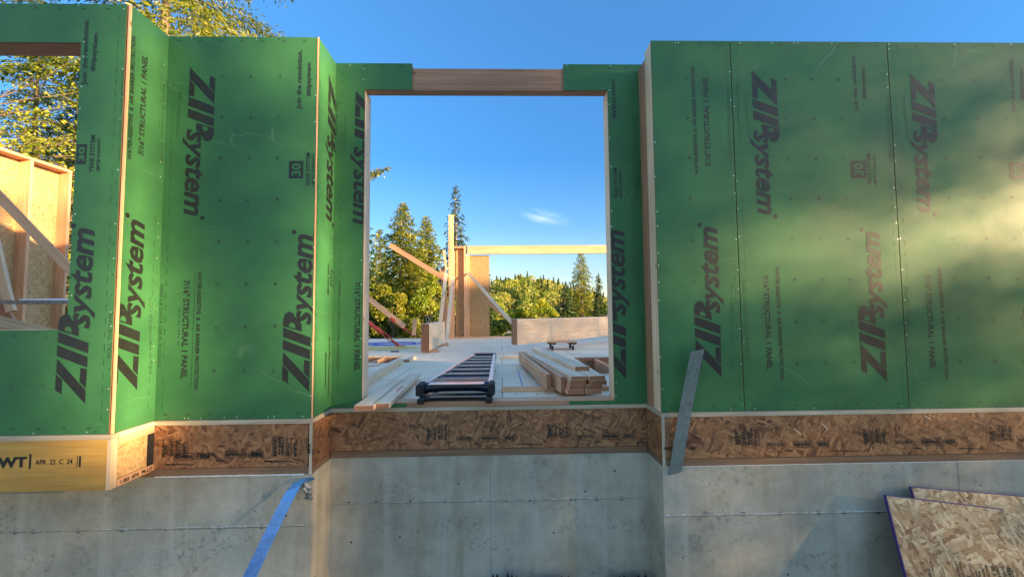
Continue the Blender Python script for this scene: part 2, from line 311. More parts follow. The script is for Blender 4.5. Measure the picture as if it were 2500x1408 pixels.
# ------------------------------------------------------------------ mesh builder
class MB:
    def __init__(s): s.v = []; s.f = []; s.m = []; s.uv = []
    def face(s, pts, mi=0, uvs=None):
        k = len(s.v); s.v += [tuple(p) for p in pts]; s.f.append(tuple(range(k, k+len(pts)))); s.m.append(mi)
        s.uv += list(uvs) if uvs is not None else [(0, 0)]*len(pts)
    def obox(s, c, ax, ay, az, mi=0, me=None, grain=None):       # centre and three half vectors
        A = [Vector(ax), Vector(ay), Vector(az)]; c = Vector(c); L = [a.length for a in A]
        g = grain if grain is not None else L.index(max(L)); me = mi if me is None else me
        ro = (random.uniform(0, 30), random.uniform(0, 30))
        for k in range(3):
            i, j = (k+1) % 3, (k+2) % 3
            for sg in (1, -1):
                cs = [(-1, -1), (1, -1), (1, 1), (-1, 1)]
                if sg < 0: cs = cs[::-1]
                pts = [c + A[k]*sg + A[i]*a + A[j]*b for a, b in cs]
                if g == j: uv = [(b*L[j]+ro[0], a*L[i]+ro[1]+k) for a, b in cs]
                else: uv = [(a*L[i]+ro[0], b*L[j]+ro[1]+k) for a, b in cs]
                s.face(pts, me if k == g else mi, uv)
    def box(s, x0, x1, y0, y1, z0, z1, mi=0, me=None, grain=None):
        s.obox(((x0+x1)/2, (y0+y1)/2, (z0+z1)/2), ((x1-x0)/2, 0, 0), (0, (y1-y0)/2, 0), (0, 0, (z1-z0)/2), mi, me, grain)
    def board(s, p, q, w, t, wdir, mi=0, me=None):                # a bar from p to q, width w along wdir, thickness t
        p, q = Vector(p), Vector(q); d = q-p; wd = Vector(wdir); wd = (wd - d.normalized()*wd.dot(d.normalized())).normalized()
        td = d.normalized().cross(wd)
        s.obox((p+q)/2, d/2, wd*w/2, td*t/2, mi, me, 0)
    def tube(s, pts, r, seg=8, mi=0, taper=None):
        pts = [Vector(p) for p in pts]; rings = []
        for i, p in enumerate(pts):
            d = (pts[min(i+1, len(pts)-1)] - pts[max(i-1, 0)]).normalized()
            a = d.orthogonal().normalized() if i == 0 else (A0 - d*A0.dot(d)).normalized()
            A0 = a; b = d.cross(a); rr = r if taper is None else r + (taper-r)*i/(len(pts)-1)
            rings.append([p + (a*math.cos(2*math.pi*k/seg) + b*math.sin(2*math.pi*k/seg))*rr for k in range(seg)])
        for i in range(len(rings)-1):
            for k in range(seg):
                k2 = (k+1) % seg
                s.face([rings[i][k], rings[i][k2], rings[i+1][k2], rings[i+1][k]], mi)
        s.face(rings[0][::-1], mi); s.face(rings[-1], mi)
    def prism(s, pl, poly, off, th, mi=0, me=1):                  # poly in (s,t) on plane pl, outer face at off, thickness th inward
        ar = sum(poly[i][0]*poly[(i+1) % len(poly)][1]-poly[(i+1) % len(poly)][0]*poly[i][1] for i in range(len(poly)))
        if ar < 0: poly = poly[::-1]
        fr = [pl.at(a, t, off) for a, t in poly]; bk = [pl.at(a, t, off-th) for a, t in poly]
        s.face(fr, mi, [(t, a) for a, t in poly]); s.face(bk[::-1], mi, [(t, a) for a, t in poly[::-1]])
        for i in range(len(poly)):
            j = (i+1) % len(poly); L = (fr[j]-fr[i]).length
            s.face([fr[i], bk[i], bk[j], fr[j]], me, [(0, 0), (0, th), (L, th), (L, 0)])
    def poly2(s, pl, pts, off, mi=0): s.face([pl.at(a, t, off) for a, t in pts], mi, [(t, a) for a, t in pts])
    def disc(s, pl, a, t, r, off, mi=0, seg=8, ring=0):
        if ring:
            for k in range(seg):
                a0, a1 = 2*math.pi*k/seg, 2*math.pi*(k+1)/seg
                s.poly2(pl, [(a+ring*math.cos(a0), t+ring*math.sin(a0)), (a+r*math.cos(a0), t+r*math.sin(a0)), (a+r*math.cos(a1), t+r*math.sin(a1)), (a+ring*math.cos(a1), t+ring*math.sin(a1))], off, mi)
        else: s.poly2(pl, [(a+r*math.cos(2*math.pi*k/seg), t+r*math.sin(2*math.pi*k/seg)) for k in range(seg)], off, mi)
    def build(s, name, mats, parent=None, bevel=0, smooth=False, label=None):
        me = bpy.data.meshes.new(name); me.from_pydata(s.v, [], s.f)
        me.polygons.foreach_set('material_index', s.m)
        ul = me.uv_layers.new(name='UVMap'); ul.data.foreach_set('uv', np.array(s.uv, dtype=np.float32).ravel())
        for x in mats: me.materials.append(x)
        if bevel or smooth:
            bm = bmesh.new(); bm.from_mesh(me); bmesh.ops.remove_doubles(bm, verts=bm.verts, dist=1e-5)
            if bevel: bmesh.ops.bevel(bm, geom=list(bm.edges), offset=bevel, segments=1, affect='EDGES', clamp_overlap=True)
            if smooth:
                for f in bm.faces: f.smooth = True
            bm.to_mesh(me); bm.free()
        o = bpy.data.objects.new(name, me); C.objects.link(o)
        if parent is not None: o.parent = parent
        if label: o['label'] = label
        return o

def tag(o, label, cat, group=None, kind=None):
    if label: o['label'] = label
    if cat: o['category'] = cat
    if group: o['group'] = group
    if kind: o['kind'] = kind
    return o
def empty(name, loc=(0, 0, 0)):
    o = bpy.data.objects.new(name, None); C.objects.link(o); o.location = loc; o.empty_display_size = .1; return o
def attach(parent, o):                                            # keep world place under a moved empty
    o.parent = parent; o.matrix_parent_inverse = Matrix.Translation(-parent.location)
    return o

# ------------------------------------------------------------------ lettering
_tc = {}
def textmesh(st, bold=0, shear=0, space=1.0):
    key = (st, bold, shear, space)
    if key in _tc: return _tc[key]
    cu = bpy.data.curves.new('t', 'FONT'); cu.body = st; cu.resolution_u = 2; cu.offset = bold; cu.shear = shear; cu.space_character = space
    o = bpy.data.objects.new('t', cu); C.objects.link(o); bpy.context.view_layer.update()
    me = bpy.data.meshes.new_from_object(o.evaluated_get(bpy.context.evaluated_depsgraph_get()))
    v = np.zeros(len(me.vertices)*3); me.vertices.foreach_get('co', v); v = v.reshape(-1, 3)[:, :2]
    f = [tuple(p.vertices) for p in me.polygons]
    bpy.data.objects.remove(o); bpy.data.meshes.remove(me); bpy.data.curves.remove(cu)
    _tc[key] = (v, f); return v, f
CAPH = .729
def put2d(name, parent, pl, p0, p1, shapes, matl, off, clip=None, label=None):
    """shapes: list of (verts Nx2, faces) in units where x runs 0..L along p0->p1; already scaled"""
    a0 = np.array(p0); d = np.array(p1)-a0; d = d/np.linalg.norm(d); up = np.array((-d[1], d[0]))
    bm = bmesh.new()
    for v, f in shapes:
        W = a0 + np.outer(v[:, 0], d) + np.outer(v[:, 1], up)
        vs = [bm.verts.new(pl.at(x, t, off)) for x, t in W]
        for q in f:
            try: bm.faces.new([vs[i] for i in q])
            except ValueError: pass
    for which, val in (clip or []):
        co_ = pl.at(val, 0); no = pl.e if which == 'max' else -pl.e
        bmesh.ops.bisect_plane(bm, geom=bm.verts[:]+bm.edges[:]+bm.faces[:], plane_co=co_, plane_no=no, clear_outer=True)
    bmesh.ops.recalc_face_normals(bm, faces=bm.faces)
    me = bpy.data.meshes.new(name); bm.to_mesh(me); bm.free(); me.materials.append(matl)
    o = bpy.data.objects.new(name, me); C.objects.link(o); o.parent = parent
    if label: o['label'] = label
    return o
def text(parent, pl, st, u0, v0, u1, v1, cap, bold=.028, shear=0, off=.0012, ink='ink', clip=None, name='printed_text', world=False, space=1.0):
    p0, p1 = ((u0, v0), (u1, v1)) if world else (pl.px(u0, v0), pl.px(u1, v1))
    L = math.dist(p0, p1); v, f = textmesh(st, bold, shear, space); x0, x1 = v[:, 0].min(), v[:, 0].max()
    w_ = v.copy(); w_[:, 0] = (v[:, 0]-x0)/(x1-x0)*L; w_[:, 1] = v[:, 1]/CAPH*cap
    return put2d(name, parent, pl, p0, p1, [(w_, f)], M[ink], off, clip)
def zshape():
    q = 208.
    def P(lst): return np.array([((y-82)/q, (x+(y-82)*.034-143)/q) for x, y in lst])
    out = [P([(145, 82), (143, 175), (340, 392), (345, 300)]), P([(142, 186), (135, 320), (180, 330), (185, 233)]),
           P([(305, 150), (350, 175), (347, 290), (302, 247)]), P([(135, 331), (133, 405), (341, 485), (343, 412)]),
           P([(130, 428), (127, 500), (338, 580), (340, 508)])]
    shapes = [(o, [tuple(range(len(o)))]) for o in out]
    outer = P([(196, 546), (338, 590), (337, 640), (322, 685), (292, 703), (262, 694), (244, 660), (196, 605)])
    inner = P([(246, 572), (292, 586), (292, 600), (284, 612), (270, 618), (258, 612), (248, 602), (244, 590)])
    v = np.vstack([outer, inner]); shapes.append((v, [(i, (i+1) % 8, 8+(i+1) % 8, 8+i) for i in range(8)]))
    tv, tf = textmesh('system', .028, .28)
    t = tv.copy(); x0, x1 = t[:, 0].min(), t[:, 0].max()
    t[:, 0] = (t[:, 0]-x0)/(x1-x0)*3.42 + 2.48; yy = t[:, 1]; xh = .56
    t[:, 1] = np.where(yy < 0, yy*.55, yy)/xh*.64
    shapes.append((t, tf))
    k = np.arange(10)*2*math.pi/10; c = np.stack([5.98+.09*np.cos(k), .70+.09*np.sin(k)], 1); shapes.append((c, [tuple(range(10))]))
    return shapes
ZS = zshape()
def logo(parent, pl, u0, v0, u1, v1, clip=None, off=.0012, ink='ink'):
    p0, p1 = pl.px(u0, v0), pl.px(u1, v1); k = math.dist(p0, p1)/6.05
    return put2d('printed_logo', parent, pl, p0, p1, [(v*k, f) for v, f in ZS], M[ink], off, clip)
def badge30(parent, pl, u0, v0, u1, v1, clip=None):
    a, b = pl.px(u0, v1), pl.px(u1, v0); mb = MB()
    sq = np.array([(0, 0), (b[1]-a[1], 0), (b[1]-a[1], b[0]-a[0]), (0, b[0]-a[0])])
    put2d('printed_badge', parent, pl, (b[0], a[1]), (b[0], b[1]), [(sq, [(0, 1, 2, 3)])], M['ink'], .0012, clip)
    h = b[1]-a[1]; w_ = b[0]-a[0]
    text(parent, pl, '30', b[0]-w_*.2, a[1]+h*.14, b[0]-w_*.2, b[1]-h*.14, w_*.62, .03, world=True, off=.0018, ink='green', clip=clip, name='printed_numeral')

def marks(mb, pl, cols=(), zs=(), top=None, bot=None, dash=(), s0=None, s1=None, edge_nails=(), rnd=None):
    """nail marks, edge ticks and dashes in the panel's own mesh: slot 2 nail, 3 bright nail, 4 faint ink"""
    R = rnd or random
    for a in cols:
        for z in zs:
            aa, zz = a+R.uniform(-.006, .006), z+R.uniform(-.006, .006)
            mb.disc(pl, aa, zz, .0115, .0008, 2, 10, ring=.0078)
            if R.random() < .6: mb.disc(pl, aa+.001, zz-.001, .0048, .0011, 2)
    for z, sgn in ((top, -1), (bot, 1)):
        if z is None: continue
        a = s0+.06
        while a < s1-.04:
            mb.poly2(pl, [(a, z+sgn*.035), (a+.026, z+sgn*.035), (a+.026, z+sgn*.035+.006), (a, z+sgn*.035+.006)], .0009, 2)
            for q in range(2):
                aa = a+R.uniform(-.05, .06)
                if s0+.01 < aa < s1-.01: mb.disc(pl, aa, z+sgn*.015+R.uniform(-.004, .004), .004, .001, 3 if R.random() < .3 else 2)
            a += .152
    for a in dash:
        z = (bot or .02)+.08
        while z < (top or 2.7)-.08:
            if R.random() < .93: mb.poly2(pl, [(a, z), (a+.0035, z), (a+.0035, z+.042), (a, z+.042)], .0009, 4)
            z += .0857
    for a in edge_nails:
        z = (bot or .02)+.05
        while z < (top or 2.7)-.03:
            aa = a+R.uniform(-.004, .004)
            mb.disc(pl, aa, z, .0042, .001, 3 if R.random() < .35 else 2); z += .1+R.uniform(-.02, .05)
GM = [M['green'], M['edgebrown'], M['nail'], M['nailb'], M['inkfaint']]
random.seed(5)

# ------------------------------------------------------------------ geometry of the house front
YR, YL, YM, YLL, H_ = 3.104, 3.090, 3.417, 2.763, 2.774
XR, XM, XLL = 1.1425, -1.3336, -2.4219
PR, PL, PM, PLL = Plane('Y', YR), Plane('Y', YL), Plane('Y', YM), Plane('Y', YLL)
PA, PB = Plane('X', XLL), Plane('X', XM)
TH = .0111
SUBB, RIMB, CTOP = -.030, -.325, -.381
GROUND = -1.50
house = empty('unfinished_house', (0, 3.1, -1.5))
tag(house, 'house under construction with green sheathed walls on a grey concrete foundation', 'house')
HI = Matrix.Translation(-house.location)
def hp(o): o.parent = house; o.matrix_parent_inverse = HI; return o      # a part of the house

# --- right wing front
X1, X2, X3, X4 = 1.7516, 2.9708, 4.19, 5.41
zs = [H_-.30-.3048*i for i in range(8)]
def rpanel(a, b, cols, dash, seed, lab=None):
    mb = MB(); mb.prism(PR, [(a+.003, .004), (b-.003, .004), (b-.003, H_), (a+.003, H_)], 0, TH)
    marks(mb, PR, cols, zs, H_, .004, dash, a, b, (a+.012, b-.012), random.Random(seed))
    return hp(mb.build('sheathing_panel', GM, label=lab))
r1 = rpanel(XR, X1, (1.41,), (X1-.035,), 1, 'narrow green sheathing panel at the inner corner of the right wing')
r2 = rpanel(X1, X2, (2.16, 2.37, 2.58), (X1+.045, X2-.04), 2, 'full width green sheathing panel in the middle of the right wing')
r3 = rpanel(X2, X3, (3.38, 3.64, 3.86), (X2+.04, X3-.04), 3, 'green sheathing panel with the sunlit patch at the right edge')
r4 = rpanel(X3, X4, (4.6, 4.9), (X3+.04,), 4)
WR = 'WATER-RESISTIVE  &  AIR BARRIER PROTECTION'; ST = '7/16" STRUCTURAL 1 PANEL'; JR = 'Join the revolution.'; ZH = '#zipsystem'
YS = 'YEAR SYSTEM'; LW = 'LIMITED WARRANTY'; RT_ = 'ROLL THE TAPE'; SP = 'PARA LA CINTA USE EL RODILLO'; DT = '12-22-24  16:56  B0'; WN = 'W12222024 1726'
text(r1, PR, WR, 1705, 425.6, 1694.8, 164.5, .027); text(r1, PR, ST, 1734.7, 406.4, 1727.4, 187.5, .040)
logo(r1, PR, 1762.7, 921, 1750, 545); text(r1, PR, WN, 1783, 690, 1787, 905, .02, -.012, ink='inkfaint', clip=[('max', X1)])
logo(r2, PR, 1833.8, 171.4, 1851, 533); text(r2, PR, ST, 1862.6, 671, 1873.3, 901.8, .040); text(r2, PR, WR, 1892.5, 651, 1905.6, 928, .027)
text(r2, PR, DT, 1858, 737, 1860.7, 825, .012, 0, ink='inkfaint'); text(r2, PR, JR, 2095, 272, 2087, 134, .034, .025)
text(r2, PR, ZH, 2114, 242, 2111, 164, .033, .025); badge30(r2, PR, 2079, 393, 2113, 435)
text(r2, PR, YS, 2127.6, 452.5, 2124.5, 375.7, .029); text(r2, PR, LW, 2139, 452.5, 2137, 377.6, .018)
logo(r2, PR, 2166.7, 931.7, 2146, 556); text(r2, PR, WN, 1817, 230, 1826, 335, .02, -.012, ink='inkfaint')
text(r2, PR, SP, 1812, 685, 1821, 880, .02, 0, ink='inkfaint'); text(r2, PR, RT_, 1797, 205, 1800, 300, .018, 0, ink='inkfaint')
text(r1, PR, SP, 1786, 395, 1780, 200, .018, 0, ink='inkfaint', clip=[('max', X1-.005)])
logo(r3, PR, 2220.5, 179, 2243, 527); text(r3, PR, ST, 2258, 671, 2271.6, 900, .040); text(r3, PR, WR, 2289, 652, 2308, 925, .027)
text(r3, PR, JR, 2479, 276, 2473, 143, .034, .025); text(r3, PR, ZH, 2500, 245, 2497, 168, .033, .025); badge30(r3, PR, 2467, 397, 2501, 437)
logo(r3, PR, 2569, 925, 2545, 556); text(r3, PR, WN, 2203, 235, 2214, 340, .02, -.012, ink='inkfaint'); text(r3, PR, SP, 2208, 700, 2216, 890, .02, 0, ink='inkfaint')
text(r2, PR, SP, 2178, 395, 2170, 230, .018, 0, ink='inkfaint', clip=[('max', X2-.004)])

# --- left wing front (recessed bay between the box bay and the door bay)
mb = MB(); mb.prism(PL, [(XLL-.03, .004), (XM, .004), (XM, H_), (XLL-.03, H_)], 0, TH)
cl = [PL.px(543, 291)[0], PL.px(611, 291)[0], PL.px(681, 291)[0]]
marks(mb, PL, cl, zs, H_, .004, (XLL+.045,), XLL, XM, (XM-.015,), random.Random(7))
lp = hp(mb.build('sheathing_panel', GM, label='green sheathing panel between the box bay and the door bay'))
logo(lp, PL, 463.3, 164.5, 449, 536, ); logo(lp, PL, 755.6, 956.7, 764, 562)
text(lp, PL, ST, 449.5, 683.5, 441.8, 924, .042); text(lp, PL, WR, 484, 661.7, 474.2, 950.5, .027)
text(lp, PL, DT, 436.7, 752, 434, 844, .013, 0, ink='inkfaint'); text(lp, PL, JR, 735, 267.6, 737.5, 123, .035, .03)
text(lp, PL, ZH, 757.7, 236, 759.3, 153.3, .033, .03); badge30(lp, PL, 705, 393, 741, 436)
text(lp, PL, YS, 756.7, 455.4, 757, 373, .029, .03); text(lp, PL, LW, 767, 454, 767.7, 375, .019)
text(lp, PL, WN, 436, 335, 442, 225, .02, -.012, ink='inkfaint'); text(lp, PL, RT_, 404, 305, 410, 205, .022, 0, ink='inkfaint')
text(lp, PL, SP, 392, 695, 386, 895, .022, 0, ink='inkfaint')
mb = MB(); e0, e1 = PL.px(477, 660), PL.px(466, 946); mb.poly2(PL, [e1, (e1[0]+.002, e1[1]), (e0[0]+.002, e0[1]), e0], .0011)
o = mb.build('printed_line', [M['ink']], lp)

# --- returns facing right
def ret(pl, y0, y1, seed, dash, lab):
    mb = MB(); mb.prism(pl, [(y0, .004), (y1, .004), (y1, H_), (y0, H_)], 0, TH)
    marks(mb, pl, (), (), None, None, dash, y0, y1, (y1-.03,), random.Random(seed))
    return hp(mb.build('sheathing_panel', [M['green'], M['edgeply'], M['nail'], M['nailb'], M['inkfaint']], label=lab))
ra = ret(PA, YLL+TH+.004, YL-.0006, 11, (YL-.06,), 'bright green return panel on the side of the box bay')
text(ra, PA, WR, 320, 392, 331, 92, .03, clip=[('min', YLL+TH+.005)]); text(ra, PA, ST, 350, 382, 359.5, 140, .042)
logo(ra, PA, 335, 951, 353, 532, clip=[('min', YLL+TH+.005)]); text(ra, PA, WN, 363, 725, 365, 915, .02, -.01, ink='inkfaint'); text(ra, PA, SP, 397, 395, 402, 200, .022, 0, ink='inkfaint')
rb = ret(PB, YL+.002, YM-.0006, 12, (YL+.03, YM-.05), 'bright green return panel beside the door bay')
cb = [('max', YM-.002), ('min', YL+.004)]
logo(rb, PB, 802.5, 180, 796, 545, clip=cb); text(rb, PB, YS, 800, 640, 799, 718, .03, clip=cb)
text(rb, PB, JR, 803, 822, 800, 968, .034, clip=cb); text(rb, PB, ZH, 794, 860, 793, 945, .03, clip=cb)
s0, s1 = PB.px(806, 700), PB.px(815, 660)
put2d('printed_badge', rb, PB, (s0[0], s1[1]), (s0[0], s0[1]), [(np.array([(0, 0), (.13, 0), (.13, .1), (0, .1)]), [(0, 1, 2, 3)])], M['inkfaint'], .0012, cb)
text(rb, PB, '30', s0[0]+.02, s1[1]-.015, s0[0]+.02, s1[1]-.115, .06, .03, world=True, off=.0018, ink='green', clip=cb, name='printed_numeral')
# raw board strip at the outer corner of each return
mb = MB(); mb.box(XLL-.010, XLL+.001, YLL+.0005, YLL+TH+.003, .004, H_, 0); hp(mb.build('sheathing_edge', [M['fir']]))
mb = MB(); mb.box(XM-.008, XM+.0015, YL-.003, YL+.001, .004, H_, 0); hp(mb.build('sheathing_edge', [M['fir']]))

# --- door bay
def mz(u, v): return PM.px(u, v)
OL, OR = mz(889, 400)[0], mz(1492, 600)[0]            # sheathing edges of the opening
OT = (mz(1000, 220)[1] + mz(1400, 220)[1])/2
HL, HR = mz(1006, 190)[0], mz(1376, 190)[0]
mb = MB(); mb.prism(PM, [(XM-.03, .004), (mz(993, 990)[0], .004), (mz(993, 990)[0], .03), (OL, .03), (OL, OT), (HL, OT), (HL, H_), (XM-.03, H_)], 0, TH)
marks(mb, PM, (), (), H_, None, (XM+.05,), XM, HL, (OL-.012,), random.Random(14)); ml = hp(mb.build('sheathing_panel', GM, label='green sheathing left of the door opening'))
mb = MB(); mb.prism(PM, [(XR+.058, .004), (mz(1390, 990)[0], .004), (mz(1390, 990)[0], .03), (OR, .03), (OR, OT), (HR, OT), (HR, H_), (XR+.058, H_)], 0, TH)
marks(mb, PM, (), (), H_, None, (XR-.055,), HR, XR, (OR+.012,), random.Random(15)); mr_ = hp(mb.build('sheathing_panel', GM, label='dark green sheathing right of the door opening'))
cm = [('max', OL)]
logo(ml, PM, 868, 222.6, 862, 556, clip=cm); text(ml, PM, ST, 867, 688, 865, 905, .042); text(ml, PM, WN, 843, 370, 846, 280, .02, -.012, ink='inkfaint')
text(ml, PM, SP, 826, 690, 822, 900, .022, 0, ink='inkfaint'); text(ml, PM, RT_, 824, 330, 828, 250, .022, 0, ink='inkfaint')
cm = [('min', OR)]
text(mr_, PM, ZH, 1503, 290, 1500.5, 195, .033, .025, clip=cm); text(mr_, PM, YS, 1509, 486, 1506, 410, .03, .025); text(mr_, PM, LW, 1519, 484, 1517, 412, .02)
logo(mr_, PM, 1530, 925, 1523, 552, clip=cm); text(mr_, PM, SP, 1561, 455, 1555, 285, .022, 0, ink='inkfaint'); text(mr_, PM, WN, 1566, 770, 1570, 860, .022, 0, ink='inkfaint')
FI = YM+TH+.001; W6 = .14
def lumber(name, x0, x1, y0, y1, z0, z1, mt='fir', me='end', grain=None, lab=None, bev=.0015):
    mb = MB(); mb.box(x0, x1, y0, y1, z0, z1, 0, 1, grain); return hp(mb.build(name, [M[mt], M[me]], bevel=bev, label=lab))
ZH0 = mz(1190, 222)[1]; 
# header and framing of the opening
lumber('header_beam', OL-.037, OR+.037, FI+.0005, FI+.088, OT+.0005, H_-.035, 'firred', lab='exposed timber header over the door opening')
for x0 in (OL-.038, OR-.003):
    lumber('trimmer_stud', x0+.0, x0+.041, FI, FI+W6, .04, OT-.0005, 'firpale', grain=2)
lumber('king_stud', OL-.078, OL-.040, FI, FI+W6, .04, H_-.03, 'fir', grain=2); lumber('king_stud', OR+.042, OR+.08, FI, FI+W6, .04, H_-.03, 'fir', grain=2)
lumber('bottom_plate', XM+.01, XR-.01, FI, FI+W6, .001, .038, 'fir', lab='bottom plate running through the door opening')
lumber('cripple_plate', mz(994, 990)[0], mz(1389, 990)[0], FI-TH, FI-.001, .002, .036, 'firred')
lumber('top_plate', XM+.01, HL, FI, FI+W6, H_-.029, H_-.003, 'fir'); lumber('top_plate', HR, XR-.01, FI, FI+W6, H_-.029, H_-.003, 'fir')
# right wing end framing, left uncovered
lumber('corner_stud', XR+.003, XR+.041, YR+TH+.001, YR+TH+.138, .002, H_-.004, 'firpale', grain=2, lab='exposed corner stud of the right wing')
lumber('corner_stud', XR-.045, XR+.010, FI+.001, FI+.14, .04, H_-.03, 'fir', grain=2)
lumber('corner_stud', XR+.006, XR+.044, YR+TH+.141, YM-.001, .002, H_-.05, 'firred', grain=2)
lumber('corner_stud', XR+.062, XR+.10, YR+TH+.146, YM+.09, .002, H_-.05, 'fir', grain=2)
lumber('top_plate', XR+.042, X4, YR+TH+.001, YR+TH+.138, H_-.04, H_-.003, 'fir')
for xx in (1.75, 2.16, 2.57, 2.97, 3.38, 3.79, 4.19, 4.6, 5.0, 5.37): lumber('wall_stud', xx-.019, xx+.019, YR+TH+.002, YR+TH+.138, .04, H_-.042, 'fir', grain=2)
lumber('top_plate', XLL+.05, XM-.045, YL+TH+.001, YL+TH+.138, H_-.04, H_-.003, 'fir')
for xx in (-2.3, -2.05, -1.8, -1.55): lumber('wall_stud', xx-.019, xx+.019, YL+TH+.002, YL+TH+.138, .002, H_-.042, 'fir', grain=2)

# --- box bay with window on the far left
WE = PLL.px(180, 463)[0]; WT = PLL.px(120, 104)[1]; WB = PLL.px(100, 805)[1]; WLft = -4.3
mb = MB(); mb.prism(PLL, [(XLL-.02, .004), (XLL-.02, H_), (-3.75, H_), (-3.75, WT), (WE, WT), (WE, WB), (-3.75, WB), (-3.75, .004)], 0, TH)
marks(mb, PLL, (), (), H_, .004, (XLL-.07,), -3.7, XLL-.02, (XLL-.035, WE+.015), random.Random(21))
for u, v in ((35, 820), (113, 822), (27, 943), (105, 942)): a = PLL.px(u, v); mb.disc(PLL, a[0], a[1], .0105, .0008, 4, 10, ring=.0068)
ll = hp(mb.build('sheathing_panel', GM, label='dark green sheathing of the box bay around the window opening'))
mb = MB(); mb.prism(PLL, [(-3.753, .004), (-3.753, WB), (WLft, WB), (WLft, WT), (-3.753, WT), (-3.753, H_), (-5.2, H_), (-5.2, .004)], 0, TH)
hp(mb.build('sheathing_panel', GM))
text(ll, PLL, JR, 211, 208, 217, 48, .033, .03); text(ll, PLL, ZH, 231, 175, 240, 82, .033, .03)
badge30(ll, PLL, 186, 352, 213, 401, clip=[('min', WE)]); text(ll, PLL, YS, 228, 422, 233, 330, .029, .03); text(ll, PLL, LW, 243, 419, 246, 336, .02)
logo(ll, PLL, 208.8, 985, 231.5, 546); text(ll, PLL, SP, 299, 392, 306, 172, .024, 0, ink='inkfaint', clip=[('max', XLL-.022)]); text(ll, PLL, RT_, 271, 872, 276, 762, .024, 0, ink='inkfaint')
FL = YLL+TH+.001
lumber('window_header_board', WLft, WE, FL, FL+W6, WT, WT+.038, 'firred'); lumber('window_header', WLft, WE+.03, FL, FL+.08, WT+.039, H_-.045, 'fir')
lumber('window_sill_plate', WLft, WE+.04, FL, FL+W6, WB-.04, WB-.002, 'firpale'); lumber('window_stud', WE+.001, WE+.039, FL, FL+W6, WB, WT, 'fir', grain=2)
lumber('top_plate', -5.2, XLL-.03, FL, FL+W6, H_-.041, H_-.003, 'fir')
lumber('corner_stud', XLL-.06, XLL-.022, FL+.005, FL+.14, .002, H_-.042, 'fir', grain=2)

# --- subfloor edge strips, rims and sills
def strip(name, x0, x1, y, z0, z1, mt, th=.03, proud=0, me=None, lab=None):
    mb = MB(); mb.box(x0, x1, y-proud, y+th, z0, z1, 0, 1 if me else 0, 0); return hp(mb.build(name, [M[mt]]+([M[me]] if me else []), label=lab))
strip('subfloor_edge', XR+.001, 5.3, YR, SUBB, .0, 'edgeply', .05, .002); strip('rim_board', XR+.022, 5.3, YR, RIMB, SUBB-.002, 'osb', .028, -.001, 'edgeply', lab='rim board of the right wing')
strip('sill_plate', XR+.001, 5.3, YR, CTOP+.002, RIMB-.004, 'sill', .12, -.003)
strip('subfloor_edge', XM+.001, XR-.001, YM, SUBB, .0, 'edgeply', .05, .002); rm = strip('rim_board', XM+.001, XR-.001, YM, RIMB, SUBB-.002, 'osb', .028, -.001, lab='rim board under the door opening')
strip('sill_plate', XM+.001, XR-.001, YM, CTOP+.002, RIMB-.004, 'sill', .12, -.003)
strip('subfloor_edge', XLL+.001, XM-.001, YL, SUBB, .0, 'edgeply', .05, .002); rl = strip('rim_board', XLL+.001, XM-.021, YL, RIMB, SUBB-.002, 'osb', .028, -.001, lab='rim board beside the cantilevered box bay')
strip('sill_plate', XLL-2.4, XM-.02, YL, CTOP+.002, RIMB-.004, 'sill', .12, -.003)
strip('subfloor_edge', -5.2, XLL-.001, YLL, SUBB, .0, 'edgeply', .05, .002)
LB = PLL.px(250, 1196)[1]
lv = strip('laminated_rim_beam', -5.2, XLL-.024, YLL, LB, SUBB-.001, 'lvl', .04, .001, lab='yellow laminated beam under the box bay')
mb = MB(); mb.box(XLL-.023, XLL-.001, YLL-.001, YLL+.045, LB, SUBB-.001, 0); hp(mb.build('beam_end', [M['firpale']]))
# returns under the deck
def rbox(name, x, y0, y1, z0, z1, mt, th=.028, lab=None):
    mb = MB(); a, b = (x-th, x) if th > 0 else (x, x-th); mb.box(a, b, y0, y1, z0, z1, 0, 0, 1); return hp(mb.build(name, [M[mt]], label=lab))
rbox('subfloor_edge', XLL+.002, YLL+.05, YL-.003, SUBB, 0, 'firpale'); rbox('subfloor_edge', XM+.002, YL+.052, YM-.003, SUBB, 0, 'edgeply'); rbox('subfloor_edge', XR-.002, YR+.052, YM-.003, SUBB, 0, 'edgeply', -.03)
# I-joist at the side of the box bay: flange, web, flange
rbox('joist_flange', XLL+.004, YLL+.047, YL-.003, SUBB-.045, SUBB-.002, 'fir', .05); rbox('joist_web', XLL-.012, YLL+.047, YL-.04, LB+.045, SUBB-.046, 'osbgold', .012, lab='golden strand web of the floor joist')
fl = rbox('joist_flange', XLL+.004, YLL+.047, YL+.02, LB+.002, LB+.044, 'fir', .05)
text(fl, PA, '1.0E5  APA  PR-L23', YLL+.07, LB+.01, YL-.01, LB+.01, .026, .03, off=.0055, world=True)
mb = MB(); mb.box(XLL-.012, XLL+.0035, YL-.038, YL-.0035, LB+.046, SUBB-.047, 0); hp(mb.build('gap_shade', [M['rubber']]))  # black box paints the shade of the open gap at the joist end
rbox('rim_board', XM, YL+.001, YM-.003, RIMB, SUBB-.002, 'osb'); rbox('sill_plate', XM-.003, YL+.001, YM-.003, CTOP+.002, RIMB-.004, 'sill')
mb = MB(); mb.box(XM-.02, XM+.001, YL-.002, YL+.0005, CTOP+.004, SUBB-.001, 0); hp(mb.build('rim_board_end', [M['edgeply']]))
rbox('rim_board', XR, YR+.001, YM-.003, RIMB, SUBB-.002, 'osb', -.02); rbox('sill_plate', XR+.003, YR+.001, YM-.003, CTOP+.002, RIMB-.004, 'sill', -.05)
